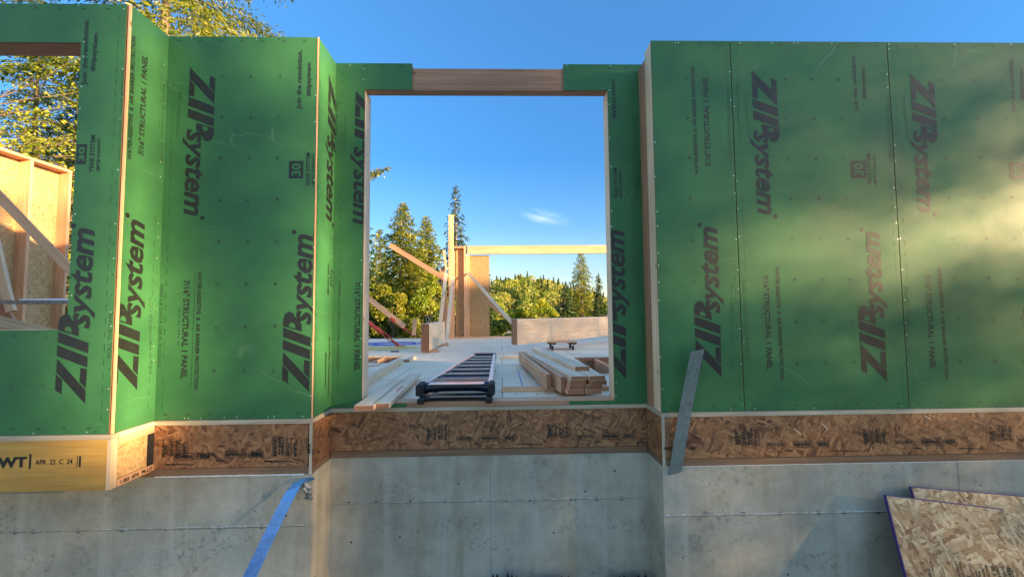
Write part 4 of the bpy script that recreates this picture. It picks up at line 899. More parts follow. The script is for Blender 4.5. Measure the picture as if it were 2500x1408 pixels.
# ------------------------------------------------------------------ stepladder lying on the deck
def ladder():
    nl, nr = onZ(1021, 952, .14), onZ(1200, 952, .14)
    e = empty('stepladder', (0, 3.4, 0)); tag(e, 'folded aluminium stepladder with black feet lying on the deck', 'ladder')
    Yn, Yf = 3.42, 5.95; zt, zb = .165, .075
    xl0 = onY(1026, 952, Yn).x; xr0 = onY(1200, 952, Yn).x; xl1 = onZ(1152, 877, .15).x; xr1 = onZ(1208, 877, .15).x
    def X(side, y): t = (y-Yn)/(Yf-Yn); return (xl0+(xl1-xl0)*t) if side < 0 else (xr0+(xr1-xr0)*t)
    def rail(side, z, y1, mt, h=.07):
        mb = MB(); a, b = Vector((X(side, Yn+.12), Yn+.12, z)), Vector((X(side, y1), y1, z+.0))
        mb.board(a, b, h, .004, (0, 0, 1), 0); s_ = Vector((-side*.014, 0, 0))
        for dz in (-h/2, h/2): mb.board(a+s_+Vector((0, 0, dz)), b+s_+Vector((0, 0, dz)), .030, .003, (1, 0, 0), 0)
        attach(e, mb.build('side_rail', [M[mt]]))
        return a, b
    for sd in (-1, 1): rail(sd, zt-.03, Yf, 'alum'); rail(sd, zb-.03, Yf-.25, 'alum', .035)
    for k in range(7):
        y = Yn+.33+k*.315; a, b = X(-1, y)+.03, X(1, y)-.03
        mb = MB(); mb.box(a, b, y, y+.006, zt-.055, zt+.005, 0); mb.box(a, b, y+.006, y+.016, zt+.001, zt+.005, 0)
        attach(e, mb.build('step', [M['alum']]))
        mb = MB(); mb.box(a+.004, b-.004, y-.0025, y-.0005, zt-.055, zt-.006, 0); mb.box(a+.002, b-.002, y+.0165, y+.20, zt-.012, zt-.006, 0); attach(e, mb.build('shaded_tread', [M['shaded_tread']]))
        mb = MB()
        for sd, x in ((1, a), (-1, b)): mb.board((x, y+.002, zt-.008), (x+sd*.05, y+.002, zt-.002), .022, .005, (0, 0, 1), 0)
        attach(e, mb.build('step_brace', [M['alum']]))
    for k in range(4):
        y = Yn+.5+k*.55; mb = MB(); mb.tube([(X(-1, y)+.03, y, zb-.03), (X(1, y)-.03, y, zb-.03)], .011, 6); attach(e, mb.build('rear_rung', [M['alum']]))
    mb = MB(); mb.box(X(-1, Yf)-.01, X(1, Yf)+.01, Yf-.02, Yf+.1, zt-.09, zt+.012, 0); attach(e, mb.build('top_cap', [M['plastic']], bevel=.01))
    # moulded bottom step: curved apron, wide at the rails and waisted in the middle
    def apron(y0, y1, z1, z0a, zmid, name, arch):
        mb = MB(); N = 16; a, b = X(-1, y0), X(1, y0)
        for i in range(N):
            t0, t1 = i/N, (i+1)/N
            def pr(t):
                x = a+(b-a)*t; k = 1-(2*t-1)**4; low = z0a+arch*k; bul = -.02*(1-(2*t-1)**2)
                return [Vector((x, y0+.01+bul*.3, z1)), Vector((x, y0-.005-.012*(1-k), (z1+low)/2+.01)), Vector((x, y0-.012*(1-k), low)), Vector((x, y1, low+.008)), Vector((x, y1, z1))]
            A, B = pr(t0), pr(t1)
            for j in range(5): mb.face([A[j], A[(j+1) % 5], B[(j+1) % 5], B[j]])
        attach(e, mb.build(name, [M['plastic']], smooth=True))
    apron(Yn+.10, Yn+.26, zt+.004, zt-.085, 0, 'bottom_step', .022); apron(Yn+.0, Yn+.16, zb+.0, .044, 0, 'rear_bottom_brace', .018)
    mb = MB(); mb.box(X(-1, Yn)+.06, X(1, Yn)-.06, Yn+.0, Yn+.1, zt+.006, zt+.010, 0); mb.box(X(-1, Yn)+.08, X(1, Yn)-.03, Yn-.006, Yn+.02, zb+.002, zb+.006, 0); attach(e, mb.build('step_edge', [M['alum']]))
    for sd in (-1, 1):
        x = X(sd, Yn)
        mb = MB(); mb.box(x-.027, x+.027, Yn-.06, Yn+.12, zt-.075, zt+.018, 0); attach(e, mb.build('rubber_foot', [M['rubber']], bevel=.012))
        x = X(sd, Yn)+(-sd*.02)
        mb = MB(); mb.box(x-.027, x+.027, Yn-.10, Yn+.06, .039, zb+.008, 0); attach(e, mb.build('rubber_foot', [M['rubber']], bevel=.01))
    # tick marks on the right rail
    mb = MB()
    for k in range(20):
        y = Yn+.2+k*.11; x = X(1, y); mb.box(x-.015, x-.004, y, y+.006, zt+.0065, zt+.0072, 0)
    attach(e, mb.build('rail_rivets', [M['rubber']]))
ladder()

# ------------------------------------------------------------------ cords and hoses
def coil(name, c, rx, ry, n_, r, mt, label, seed, z=.012):
    R = random.Random(seed); pts = []
    for i in range(n_*14):
        a = i/14*2*math.pi; k = 1+.25*math.sin(a*.37+seed)+R.uniform(-.04, .04)
        pts.append(Vector((c.x+rx*k*math.cos(a)+.1*math.sin(a*.21), c.y+ry*k*math.sin(a), z+r+.5*r*math.sin(a*.5)+r*.5)))
    mb = MB(); mb.tube(pts, r, 6); return tag(mb.build(name, [M[mt]], smooth=True), label, name.replace('_', ' '))
coil('air_hose', onZ(955, 841, 0), .62, .42, 3, .008, 'blue', 'tangled blue hose lying on the deck at the left', 2)
coil('extension_cord', onZ(945, 852, 0), .42, .30, 4, .007, 'yellow', 'pale yellow cord coiled on the deck in front of the blue hose', 5)
mb = MB(); mb.tube([onZ(u, v, .008) for u, v in ((947, 868), (935, 885), (925, 890), (905, 893), (890, 897))], .006, 6); 
tag(mb.build('orange_cord', [M['orangecord']], smooth=True), 'thin orange cord trailing across the left stair opening edge', 'cord')
mb = MB(); a = onZ(953, 859, .002); mb.box(a.x, a.x+.16, a.y, a.y+.03, .002, .022); tag(mb.build('pry_bar', [M['rubber']], bevel=.003), 'small black tool on the deck beside the yellow cord', 'tool')
mb = MB()
for (u0, v0, u1, v1) in ((1265, 905, 1275, 940), (1333, 848, 1350, 858), (1228, 862, 1230, 872), (1240, 842, 1245, 850)):
    a, b = onZ(u0, v0, .0012), onZ(u1, v1, .0012); n_ = Vector((.006, 0, 0)); mb.face([a-n_, a+n_, b+n_, b-n_])
o = hp(mb.build('chalk_line', [M['chalk']])); 
# sawdust crumbs and wood scraps on the deck
mb = MB()
for i in range(60):
    p = onZ(random.uniform(1090, 1480), random.uniform(850, 975), 0); s_ = random.uniform(.006, .02); a = random.uniform(0, 3)
    mb.obox(p+Vector((0, 0, .004)), (math.cos(a)*s_, math.sin(a)*s_, 0), (-math.sin(a)*s_*.3, math.cos(a)*s_*.3, 0), (0, 0, .003))
tag(mb.build('wood_scraps', [M['fir']]), 'scattered wood chips on the deck', 'wood chips', kind='stuff')

# ------------------------------------------------------------------ left wing wall seen through the window
XW = -6.0; YE = 6.05
mb = MB(); mb.box(XW-.155, XW-.142, 2.9, YE, .0, 2.76, 0, 0, 2); hp(mb.build('osb_panel', [M['osbgold']], label='golden strand board of the left wing wall seen through the window'))
for y in (3.0, 3.4, 3.8, 4.2, 4.62, 5.03, 5.52, 6.01):
    lumber('wing_stud', XW-.14, XW, y, y+.038, .04, 2.735, 'fir', grain=2)
lumber('top_plate', XW-.14, XW+.001, 2.9, YE, 2.737, 2.775, 'fir', grain=1); lumber('bottom_plate', XW-.14, XW, 2.9, YE, .001, .039, 'fir', grain=1)
hbrace(Y_(-40, 440, 4.6), Y_(200, 688, 5.0), .09, .038, (0, 0, 1), 'fir', 'long pale diagonal brace seen through the window')
hbrace(Y_(-30, 520, 5.0), Y_(28, 760, 5.0), .09, .038, (1, 0, 0), 'firpale'); hbrace(Y_(-30, 776, 4.4), Y_(120, 812, 4.7), .10, .038, (0, 0, 1), 'firpale'); hbrace(Y_(0, 745, 5.2), Y_(28, 790, 5.2), .12, .038, (1, 0, 0), 'firred')
plank('scaffold_plank', Y_(-60, 737, 4.5), Y_(200, 738, 4.5), .24, .038, (0, 1, 0), 'grey', 'weathered plank lying level behind the window opening', 'plank', me='grey')
mb = MB(); a = Y_(68, 731, 4.5); b = Y_(210, 729, 4.5); mb.obox((a+b)/2+Vector((0, .02, -.02)), ((b-a)/2), (0, .12, 0), (0, 0, .022)); tag(mb.build('wrap_roll', [M['white']], bevel=.015), 'white wrapped sheet on the plank behind the window', 'sheet')

# ------------------------------------------------------------------ hold-down straps (cast into the wall)
def strap(name, pts, wd, wid, mt, holes, label):
    pts = [Vector(p) for p in pts]; wd = Vector(wd).normalized(); mb = MB()
    for i in range(len(pts)-1):
        a, b = pts[i], pts[i+1]; w0 = wd*wid/2; d = (b-a).normalized(); n_ = d.cross(wd).normalized()*.0012
        q = [a-w0, a+w0, b+w0, b-w0]
        mb.face([x+n_ for x in q]); mb.face([x-n_ for x in q][::-1])
        mb.face([q[0]+n_, q[3]+n_, q[3]-n_, q[0]-n_]); mb.face([q[2]+n_, q[1]+n_, q[1]-n_, q[2]-n_])
    o = hp(mb.build('hold_down_strap', [M[mt]], label=label)); o.data.materials[0] = M[mt]
    mb = MB(); L = sum((pts[i+1]-pts[i]).length for i in range(len(pts)-1))
    for k, t in enumerate(holes):
        s_ = t*L
        for i in range(len(pts)-1):
            sl_ = (pts[i+1]-pts[i]).length
            if s_ <= sl_: break
            s_ -= sl_
        a, b = pts[i], pts[i+1]; d = (b-a).normalized(); n_ = d.cross(wd).normalized()
        if n_.y > 0: n_ = -n_
        for sg in (-1, 1):
            c = a+d*s_+wd*wid*.22*sg+d*.008*sg+n_*.0018
            mb.face([c+d*.004*math.cos(q)+wd*.004*math.sin(q) for q in [j*math.pi/3 for j in range(6)]])
    mb.build('strap_hole', [M['nail']], o)
    return o
top_ = Y_(1703, 855, YR-.16); botm = Y_(1648, 1155, YR-.005); mid = Y_(1672, 1010, YR-.07)
dirw = Vector((1, 0, .22))
strap('s', [botm, botm.lerp(mid, .5)+Vector((-.004, -.006, 0)), mid, mid.lerp(top_, .5)+Vector((0, .004, 0)), top_.lerp(mid, .03), top_], dirw, .098, 'galv', [.45, .55, .72, .78, .84, .88, .91, .94, .965], 'grey steel hold-down strap standing up beside the right wing')
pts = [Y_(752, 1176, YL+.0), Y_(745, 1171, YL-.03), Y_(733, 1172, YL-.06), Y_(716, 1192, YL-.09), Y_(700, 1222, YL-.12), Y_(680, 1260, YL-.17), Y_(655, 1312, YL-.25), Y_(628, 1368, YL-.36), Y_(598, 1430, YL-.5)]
strap('s', pts, (1, -.15, .42), .115, 'strapsky', [.5, .58, .63, .7, .76, .83, .9], 'steel hold-down strap, tinted blue for its sky reflection, bent down from the broken concrete corner')

# ------------------------------------------------------------------ strand boards leaning on the foundation
def leaner(u0, v0, u1, v1, Yt, drop, lean, name, label, stamp=False):
    a, b = onY(u0, v0, Yt), onY(u1, v1, Yt); e1 = (b-a).normalized(); W_ = (b-a).length
    dn = Vector((0, -lean, -1)); dn = (dn - e1*dn.dot(e1)).normalized(); n_ = dn.cross(e1).normalized()
    if n_.y > 0: n_ = -n_
    t = empty('strand_board', a+dn*drop); tag(t, label, 'board', 'strand boards leaning on the foundation')
    c = a+e1*W_/2+dn*drop/2
    mb = MB(); mb.obox(c, e1*W_/2, dn*drop/2, n_*.009, 0, 0, 0); o = mb.build('board_face', [M['osbpale']]); attach(t, o)
    mb = MB()
    for s_, q in ((a+e1*W_/2-dn*.0005, e1), (a+dn*drop/2-e1*.0005, dn)):
        L = W_ if q is e1 else drop
        mb.obox(s_, q*L/2, n_*.0098, (dn if q is e1 else e1)*.0035)
    attach(t, mb.build('painted_edge', [M['purple']]))
    if stamp:
        class FP: pass
        pl = FP(); pl.e = e1; pl.at = lambda s_, tt, off=0: a+e1*s_-dn*tt+n_*(.0105+off); 
        for st, x, cap in (('1H0  B2', .17, .018), ('02', .30, .018), ('APA', .44, .055), ('24 OC', .51, .03), ('RATED SHEATHING', .37, .016), ('EXPOSURE 1', .545, .016), ('SIZED FOR SPACING', .575, .014), ('PS 2-18', .62, .022), ('HUD-UM-40', .65, .02), ('FLOOR SPAN', .69, .022), ('PRP-108', .74, .03)):
            L = {'APA': .14, '24 OC': .17, '1H0  B2': .15, '02': .04}.get(st, .21)
            text(o, pl, st, x, -.56, x, -.56+L, cap, .03, world=True, off=.0008)
        mm = MB()
        for x in (.12, .19, .26, .335, .385, .395, .452, .46, .53, .56, .60):
            q = [pl.at(x, -.62, .0008), pl.at(x+.003, -.62, .0008), pl.at(x+.003, -.35, .0008), pl.at(x, -.35, .0008)]; mm.face(q)
        mm.build('printed_line', [M['ink']], o)
leaner(2222, 1188, 2700, 1228, YR-.06, 1.15, .42, 'x', 'rear strand board with a purple top edge, running out of the picture')
leaner(2160, 1208, 2447, 1243, YR-.12, 1.15, .42, 'x', 'front strand board with stamped lettering leaning on the foundation', True)

# black lumps at the foot of the wall
for i, (u0, u1, v, lb) in enumerate(((1198, 1267, 1400, 'left black lump at the foot of the foundation'), (1297, 1396, 1404, 'middle black lump at the foot of the foundation'), (1490, 1585, 1403, 'right ragged black lump at the foot of the foundation'))):
    Yl = YM-.12; a, b = onY(u0, v, Yl), onY(u1, v, Yl); mb = MB(); n_ = 6; zt_ = a.z
    for k in range(n_):
        t = (k+.5)/n_; rr_ = (b.x-a.x)/n_*.62; hgt = (zt_-.004*random.random()-GROUND)
        rock(mb, (a.x+(b.x-a.x)*t, Yl, GROUND+hgt/2-.02), 1, 50+i*10+k, 0, (rr_, .08, hgt/2+.012))
    tag(mb.build('bitumen_lump', [M['rubber']], smooth=True), lb, 'lump', 'black lumps at the foot of the foundation')

# ------------------------------------------------------------------ ground, hill
def hgt(x, y):
    d = np.hypot(x, y)
    base = GROUND - .0*d - 3.5*np.clip((y-16)/60, 0, 1)
    hill = 15.5*np.exp(-(((x-10)/34)**2+((y-215)/55)**2)) + 3*np.exp(-(((x-75)/70)**2+((y-230)/60)**2)) + 16*np.exp(-(((x+90)/45)**2+((y-190)/60)**2))
    ridge_ = 115*np.exp(-(((x+420)/260)**2+((y-1250)/260)**2))
    return base + hill + ridge_ + .5*np.sin(x*.07)*np.cos(y*.05)*np.clip((d-25)/60, 0, 1)
xsg = np.concatenate([-np.geomspace(3000, 6, 60), np.linspace(-5, 5, 10), np.geomspace(6, 3000, 60)])
ysg = np.concatenate([-np.geomspace(3000, 6, 40), np.linspace(-5, 5, 10), np.geomspace(6, 3500, 90)])
gx, gy = np.meshgrid(xsg, ysg); gz = hgt(gx, gy)
V = np.stack([gx, gy, gz], -1).reshape(-1, 3); nx, ny = len(xsg), len(ysg)
Fc = [(j*nx+i, j*nx+i+1, (j+1)*nx+i+1, (j+1)*nx+i) for j in range(ny-1) for i in range(nx-1)]
me = bpy.data.meshes.new('ground'); me.from_pydata(V.tolist(), [], Fc)
for p in me.polygons: p.use_smooth = True
m_, n_n, l_, b_ = mat('ground_soil'); o_ = n_n.new('ShaderNodeTexCoord').outputs['Object']
a_ = noise(n_n, l_, o_, .35, 8, .7); c_ = ramp(n_n, [(.35, (.26, .20, .14)), (.55, (.22, .18, .12)), (.7, (.32, .27, .19))]); l_.new(a_.outputs[0], c_.inputs[0]); l_.new(c_.outputs[0], b_.inputs['Base Color']); b_.inputs['Roughness'].default_value = .95
bump(n_n, l_, b_, noise(n_n, l_, o_, 9, 8, .8).outputs[0], .8, .05)
me.materials.append(m_); go = bpy.data.objects.new('ground', me); C.objects.link(go); go['kind'] = 'structure'

# ------------------------------------------------------------------ vegetation
RG = np.random.default_rng(3)
def leafobj(name, cen, size, dirs, tone, matl, aspect=2.2, rand=1.0):
    """rhombic leaf cards; dirs = preferred long direction (N,3)"""
    n_ = len(cen)
    a = dirs + RG.normal(0, .35*rand, (n_, 3)); a /= np.linalg.norm(a, axis=1)[:, None]
    b = np.cross(a, RG.normal(0, 1, (n_, 3))); b /= np.linalg.norm(b, axis=1)[:, None]
    s_ = np.asarray(size).reshape(-1, 1)*RG.uniform(.6, 1.3, (n_, 1)); a = a*s_; b = b*s_/aspect
    bend = np.cross(a, b)/s_*RG.uniform(-.3, .3, (n_, 1))
    P_ = np.stack([cen-a, cen-b*.9+bend, cen+a, cen+b*.9+bend], 1).reshape(-1, 3)
    me = bpy.data.meshes.new(name)
    me.vertices.add(n_*4); me.vertices.foreach_set('co', P_.astype(np.float32).ravel())
    me.loops.add(n_*4); me.loops.foreach_set('vertex_index', np.arange(n_*4, dtype=np.int32))
    me.polygons.add(n_); me.polygons.foreach_set('loop_start', np.arange(0, n_*4, 4, dtype=np.int32)); me.polygons.foreach_set('loop_total', np.full(n_, 4, dtype=np.int32))
    at = me.attributes.new('tone', 'FLOAT', 'POINT'); at.data.foreach_set('value', np.repeat(np.clip(tone, 0, 1), 4).astype(np.float32))
    me.update(calc_edges=True); me.validate(); me.materials.append(matl)
    o = bpy.data.objects.new(name, me); C.objects.link(o); return o
def conifer_pts(base, height, radius, nb, per, droop, low=.1, leafs=.16, openness=.0, power=.85, hang=.35, dens=3):
    cen, dr, tone, sz, limbs = [], [], [], [], []
    for i in range(nb):
        t = low+(1-low)*((i+RG.random())/nb)**.92
        L = radius*((1-t)**power)*RG.uniform(.55, 1.1)+radius*.04; az = i*2.4+RG.uniform(-.5, .5)
        up0 = .25*(t-.3)*2-.05; z0 = height*t; p = np.array([0, 0, z0]); d = np.array([math.cos(az), math.sin(az), up0])
        K = max(3, int(per*L/radius)+2); br_tone = RG.uniform(0, 1); pts = [p.copy()]
        for k in range(K):
            s_ = (k+1)/K; q = p+d*L*s_+np.array([0, 0, -droop*L*s_*s_])
            pts.append(q)
            if s_ < .12+openness: continue
            wdt = L*.30*(1-s_*.6)+leafs*.5
            m__ = dens if L > radius*.3 else max(2, dens-1)
            for j in range(m__):
                side = RG.normal(0, wdt*.55); off = np.array([-math.sin(az)*side, math.cos(az)*side, -abs(RG.normal(0, hang*leafs*2))-abs(side)*.2])
                cen.append(q+off+RG.normal(0, leafs*.3, 3)); dr.append([d[0]*.7-math.sin(az)*side*2/(wdt+.1), d[1]*.7+math.cos(az)*side*2/(wdt+.1), -hang])
                tone.append(br_tone*.5+RG.uniform(0, .5)); sz.append(leafs*(.7+.6*(1-t)))
        limbs.append(pts)
    b = np.array(base)
    return np.array(cen)+b, np.array(dr), np.array(tone), np.array(sz), [[x+b for x in l_] for l_ in limbs]
def conifer(base, height, radius, nb=90, per=14, droop=.25, low=.1, leafs=.16, mt='needle', label='', trunk=.02, group=None, lean=(0, 0), openness=0, power=.85, hang=.35, limbr=.012, name='conifer_tree', keep=None, dens=3, asp=2.6):
    t = empty(name, base); tag(t, label, 'tree', group)
    cen, dr, tone, sz, limbs = conifer_pts(base, height, radius, nb, per, droop, low, leafs, openness, power, hang, dens)
    if keep is not None: k = keep(cen); cen, dr, tone, sz = cen[k], dr[k], tone[k], sz[k]
    o = leafobj('crown', cen, sz, dr, tone, M[mt], asp); attach(t, o)
    mb = MB(); tp = [Vector(base)+Vector((0, 0, height*f)) for f in (0, .3, .6, .85, .985)]; r0 = height*trunk
    for i in range(4): mb.tube([tp[i], tp[i+1]], r0*(1-[0, .3, .6, .85, .985][i]), 8, 0, r0*(1-[0, .3, .6, .85, .985][i+1])+.004)
    for l_ in limbs[::1]: mb.tube([Vector(x) for x in l_[::max(1, len(l_)//4)]], r0*limbr*6+.004, 3, 0, .004)
    attach(t, mb.build('trunk', [M['bark']])); return t
def broadleaf(base, height, radius, n_leaf, leafs, mt='leaf', label='', group=None, name='broadleaf_tree', tonec=(0, 1), low=.25, ncl=26):
    t = empty(name, base); tag(t, label, 'tree', group); b = np.array(base)
    cl = RG.normal(0, 1, (ncl, 3)); cl /= np.linalg.norm(cl, axis=1)[:, None]; cl *= RG.uniform(.35, .95, (ncl, 1))
    cl[:, :2] *= radius; cl[:, 2] = height*(low+1)/2 + cl[:, 2]*height*(1-low)/2
    which = RG.integers(0, ncl, n_leaf); cr = radius*RG.uniform(.22, .42, ncl); ct = RG.uniform(tonec[0], tonec[1], ncl)
    off = RG.normal(0, 1, (n_leaf, 3)); off /= np.linalg.norm(off, axis=1)[:, None]; off *= RG.uniform(.3, 1, (n_leaf, 1))**.5
    cen = cl[which]+off*cr[which][:, None]*np.array([1, 1, .8]); tone = ct[which]*.6+RG.uniform(0, .4, n_leaf)
    o = leafobj('crown', cen+b, np.full(n_leaf, leafs), RG.normal(0, 1, (n_leaf, 3)), tone, M[mt], 1.5); attach(t, o)
    mb = MB(); top__ = Vector(base)+Vector((0, 0, height*.6)); mb.tube([Vector(base), top__], height*.018, 7, 0, height*.008)
    for c_ in cl: s_ = Vector(base)+Vector((0, 0, height*RG.uniform(.2, .55))); e_ = Vector(c_+b); mb.tube([s_, s_.lerp(e_, .5)+Vector((0, 0, .05*height)), e_], height*.006, 4, 0, height*.001)
    attach(t, mb.build('trunk', [M['bark']])); return t
def gbase(u, Y): p = onY(u, 760, Y); return (p.x, Y, float(hgt(np.array(p.x), np.array(Y))))
def topz(u, v, Y): return onY(u, v, Y).z

# trees seen through the door
def con_at(u, vtop, Y, radius_px, label, **k):
    b = gbase(u, Y); h = topz(u, vtop, Y)-b[2]; return conifer(b, h, radius_px*Y/F, label=label, **k)
con_at(983, 494, 34, 120, 'tall yellow green conifer behind the diagonal board', power=.7, nb=240, per=34, leafs=.19, dens=4, asp=3.2, low=.08, group='conifers beyond the deck')
con_at(1040, 528, 38, 95, 'narrow conifer right behind the tall yellow green one', power=.7, nb=220, per=30, leafs=.19, dens=4, asp=3.2, group='conifers beyond the deck')
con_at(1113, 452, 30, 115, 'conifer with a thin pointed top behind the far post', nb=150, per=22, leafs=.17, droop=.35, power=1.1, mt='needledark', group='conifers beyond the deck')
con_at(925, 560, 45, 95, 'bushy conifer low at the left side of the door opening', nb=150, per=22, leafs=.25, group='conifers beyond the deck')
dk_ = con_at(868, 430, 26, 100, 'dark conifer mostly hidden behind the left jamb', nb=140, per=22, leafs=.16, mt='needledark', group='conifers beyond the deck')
lc_, ld_ = [], []; lp0, lp1 = Y_(864, 428, 26), Y_(955, 407, 26); mb = MB()
for k_ in range(5):
    q0 = lp0+Vector((0, 0, -.12*k_)); q1 = lp1+Vector((-.35*k_, .1*k_, -.13*k_)); mb.tube([q0, q0.lerp(q1, .6)+Vector((0, 0, .08)), q1], .018, 4, 0, .005)
    for j in range(70):
        q = q0.lerp(q1, random.uniform(.25, 1)); lc_.append(list(q+Vector((random.gauss(0, .05), random.gauss(0, .08), -abs(random.gauss(0, .14)))))); ld_.append((.3, 0, -1))
attach(dk_, mb.build('limb', [M['bark']])); attach(dk_, leafobj('spray', np.array(lc_), np.full(len(lc_), .12), np.array(ld_), RG.uniform(.2, 1, len(lc_)), M['needle'], 3))
con_at(1421, 612, 70, 60, 'slender open conifer standing against the sky on the right', nb=230, per=24, leafs=.22, low=.10, openness=.1, power=.7, limbr=.02)
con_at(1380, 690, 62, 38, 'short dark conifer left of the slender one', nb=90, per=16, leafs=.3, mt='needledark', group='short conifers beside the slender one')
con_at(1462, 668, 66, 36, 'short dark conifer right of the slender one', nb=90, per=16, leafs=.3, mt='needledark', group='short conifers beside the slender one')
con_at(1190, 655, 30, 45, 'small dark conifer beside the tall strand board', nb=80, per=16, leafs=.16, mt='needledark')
def bl_at(u, vtop, Y, rpx, label, n_=5000, ls=.35, **k):
    b = gbase(u, Y); h = topz(u, vtop, Y)-b[2]; return broadleaf(b, h, rpx*Y/F, n_, ls, label=label, **k)
for i, (u, vt, Y, r, lb) in enumerate(((1215, 712, 85, 42, 'yellow green tree just right of the strand board'), (1268, 722, 95, 45, 'yellow green tree at the foot of the hill'), (1320, 700, 90, 42, 'bright yellow tree in the middle of the far opening'), (1356, 716, 84, 40, 'yellow green tree left of the slender conifer'), (1445, 735, 100, 45, 'yellow tree right of the slender conifer'), (1490, 722, 96, 40, 'yellow tree at the right jamb'))):
    bl_at(u, vt+30, Y, r*.8, lb, 12000, .17, group='yellow green trees at the foot of the hill', low=.05)
for i, (u, vt, Y, r, lb) in enumerate(((960, 690, 26, 60, 'leafy bush lit yellow behind the orange board'), (1050, 640, 28, 60, 'bright leafy tree behind the short beam'), (920, 680, 30, 45, 'leafy bush beside the left jamb'), (1222, 775, 24, 45, 'dark leafy bush below the brace at the strand board'), (1085, 745, 24, 40, 'leafy bush behind the far post'))):
    bl_at(u, vt, Y, r, lb, 12000, .075, group='bushes beyond the deck edge', low=.0, mt='leaf' if i in (1, 2) else 'needle')
# trees at the upper left
big = gbase(377, 16); conifer((big[0], 16, big[2]), 30, 7.6, nb=110, per=80, leafs=.10, dens=22, asp=3.4, low=.34, openness=.10, droop=.22, label='big conifer with a pale trunk rising behind the left bay', trunk=.0085, hang=.8, power=.7)
con_at(60, 60, 21, 190, 'dark conifer seen through the window of the box bay', nb=240, per=50, leafs=.12, dens=5, asp=3.6, low=.1, power=.6)
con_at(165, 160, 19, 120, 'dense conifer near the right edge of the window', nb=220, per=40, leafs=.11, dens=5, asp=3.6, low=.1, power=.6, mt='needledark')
# twiggy spring tree in the window: thin branches with small bright leaves
b = gbase(-120, 11.5); t = empty('budding_tree', b); tag(t, 'budding tree with thin branches and yellow leaves seen through the window', 'tree')
mb = MB(); lc, ld = [], []
R = random.Random(8)
root = Vector(b); mb.tube([root, root+Vector((.1, 0, 4)), root+Vector((.2, .1, 8))], .12, 7, 0, .06)
for i in range(46):
    s_ = root+Vector((.1, 0, R.uniform(2.4, 7.8))); ln_ = R.uniform(1.5, 4.2); az = R.uniform(-1.2, 1.2); d = Vector((math.cos(az), math.sin(az)*.6, R.uniform(-.05, .5))); pts = [s_]
    for k in range(9):
        d = (d+Vector((R.uniform(-.18, .18), R.uniform(-.18, .18), R.uniform(-.16, .12)))).normalized(); pts.append(pts[-1]+d*ln_/9)
        for j in range(9 if k > 2 else 2):
            q = pts[-1]+Vector((R.gauss(0, .13), R.gauss(0, .13), R.gauss(0, .11))); lc.append(q); ld.append((R.gauss(0, 1), R.gauss(0, 1), -.5))
        if k % 3 == 1:
            dd2 = (d+Vector((R.uniform(-.8, .8), R.uniform(-.8, .8), R.uniform(-.5, .7)))).normalized(); e_ = pts[-1]+dd2*ln_*.28; mb.tube([pts[-1], e_], .007, 4, 0, .003)
            for j in range(12): lc.append(pts[-1].lerp(e_, R.random())+Vector((R.gauss(0, .07), R.gauss(0, .07), R.gauss(0, .07)))); ld.append((R.gauss(0, 1), R.gauss(0, 1), -.5))
    mb.tube(pts, .017, 4, 0, .004)
attach(t, mb.build('trunk', [M['bark']])); attach(t, leafobj('crown', np.array([list(x) for x in lc]), np.full(len(lc), .05), np.array(ld), RG.uniform(.3, 1, len(lc)), M['leaf'], 1.6))

# wooded hill: one mass
cen, dr, tn, sz = [], [], [], []
def hillwood(n_, xr, yr, per):
    for i in range(n_):
        x, y = RG.uniform(*xr), RG.uniform(*yr); z = float(hgt(np.array(x), np.array(y))); con = RG.random() < .38
        h = RG.uniform(6, 10) if con else RG.uniform(5, 8.5); r = h*.2 if con else h*.42; k = per
        tt_ = RG.uniform(0, 1, k)
        if con: rad = r*(1-tt_); zz = h*tt_; base_t = RG.uniform(0, .3)
        else: rad = r*np.sqrt(np.clip(1-(2*tt_-1)**2, 0, 1)); zz = h*(.15+.85*tt_); base_t = RG.uniform(.35, 1)
        a_ = RG.uniform(0, 6.28, k); q = rad*RG.uniform(.6, 1, k)
        cen.append(np.stack([x+q*np.cos(a_), y+q*np.sin(a_), z+zz], 1)); dr.append(RG.normal(0, 1, (k, 3))+np.array([0, 0, .8 if con else 0])); tn.append(base_t+RG.uniform(-.12, .12, k)); sz.append(np.full(k, .30 if con else .36))
hillwood(620, (-30, 130), (135, 225), 420); hillwood(260, (-110, -20), (110, 190), 160)
o = leafobj('wooded_hillside', np.vstack(cen), np.concatenate(sz), np.vstack(dr), np.concatenate(tn), M['hill'], 1.4)
tag(o, 'spring woodland covering the hill behind the far wall', 'woodland', kind='stuff')
cen, dr, tn, sz = [], [], [], []
def farwood(n_, per):
    for i in range(n_):
        x, y = RG.uniform(-560, -60), RG.uniform(900, 1250); z = float(hgt(np.array(x), np.array(y))); k = per; tt_ = RG.uniform(0, 1, k); a_ = RG.uniform(0, 6.28, k); rad = 4*(1-tt_)
        cen.append(np.stack([x+rad*np.cos(a_), y+rad*np.sin(a_), z+14*tt_], 1)); dr.append(RG.normal(0, 1, (k, 3))); tn.append(RG.uniform(0, .4, k)); sz.append(np.full(k, 3.))
farwood(700, 22)
o = leafobj('distant_ridge_forest', np.vstack(cen), np.concatenate(sz), np.vstack(dr), np.concatenate(tn), M['hill'], 1.4); tag(o, 'dark forest on the distant ridge at the left of the door opening', 'woodland', kind='stuff')

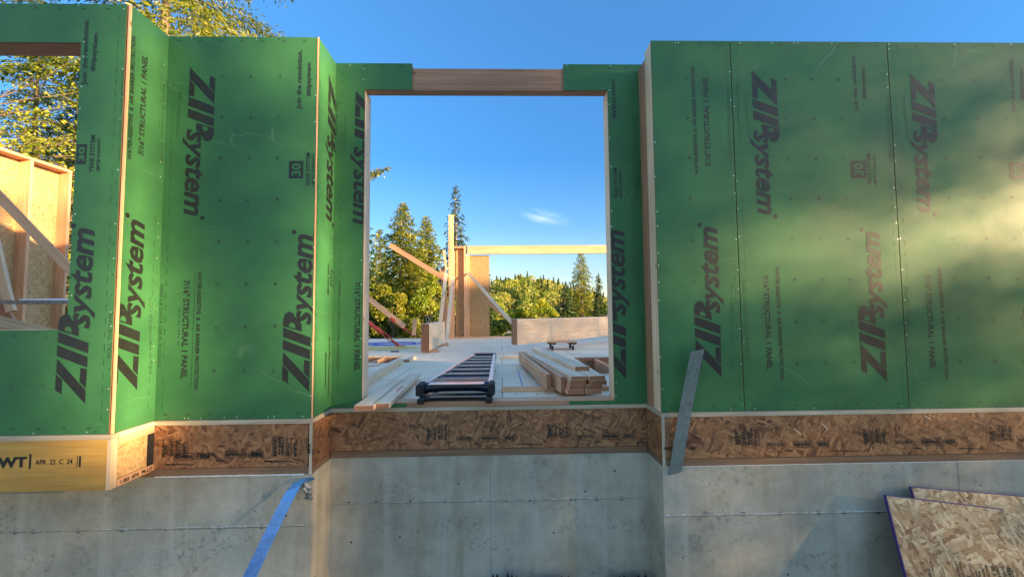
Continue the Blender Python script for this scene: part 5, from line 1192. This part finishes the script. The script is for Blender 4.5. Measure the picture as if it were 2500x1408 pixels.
# woodland behind the camera towards the low sun: it throws the shade; sun reaches the house through its gaps
SH = np.array([math.sin(SUN_AZ), -math.cos(SUN_AZ)]); PE = np.array([math.cos(SUN_AZ), math.sin(SUN_AZ)]); TE = math.tan(SUN_EL)
n_ = 900000
dist = RG.uniform(24, 33, n_); lat = RG.uniform(-19, 22, n_); zz = RG.uniform(GROUND, 11.5, n_)
xy = SH*dist[:, None]+PE*lat[:, None]; cen = np.column_stack([xy, zz])
shadow = zz-TE*dist                                             # height of this leaf's shadow at the camera's own distance
keep = shadow < 3.75+.12*np.sin(lat*.7)+.1*np.sin(lat*1.9+1) - .9*np.clip((lat-8.5)/2, 0, 1)
def gap(px, py, pz, ra, rz, soft, amount=1.0):                  # thin the foliage where the low sun gets through towards a place
    s_ = -(px*SH[0]+py*SH[1]); l0 = px*PE[0]+py*PE[1]; z0 = pz+TE*s_
    q = np.sqrt(((lat-l0)/ra)**2+((shadow-z0)/rz)**2)
    return RG.random(n_) > amount*np.clip((1+soft-q)/soft, 0, 1)
keep &= gap(4.6, YR, 1.42, .50, .16, 2.0, .62)
keep &= gap(2.5, YR, 1.20, .66, .13, 1.8, .50)
keep &= gap(4.3, YR, .38, .2, .22, 1.0, .35)
keep &= gap(XLL, 2.93, .50, .24, .62, .5)
keep &= gap(XLL, 2.91, 1.7, .15, 1.4, .3, .85)
keep &= gap(XM, 3.26, .75, .19, .5, .6)
keep &= gap(XM, 3.25, 1.7, .14, 1.4, .3, .85)
keep &= gap(XM, 3.24, -.8, .12, .45, .4, .35)
keep &= gap(-6.1, 5.75, 1.7, .25, .4, .6)
cen = cen[keep]
k_ = 13000; d2 = RG.uniform(24, 33, k_); l2 = np.clip(RG.normal(2.85, .22, k_), 2.4, 3.25); z2 = TE*d2+RG.uniform(-2, 3.4, k_)   # extra leaves added to dim the sunlight on the door bay
cen = np.vstack([cen, np.column_stack([SH*d2[:, None]+PE*l2[:, None], z2])])
o = leafobj('woodland', cen, np.full(len(cen), .049), RG.normal(0, 1, (len(cen), 3)), RG.uniform(0, 1, len(cen)), M['needledark'], 1.3); tag(o, 'woodland edge behind the camera that shades the house from the low sun', 'woodland', kind='stuff')
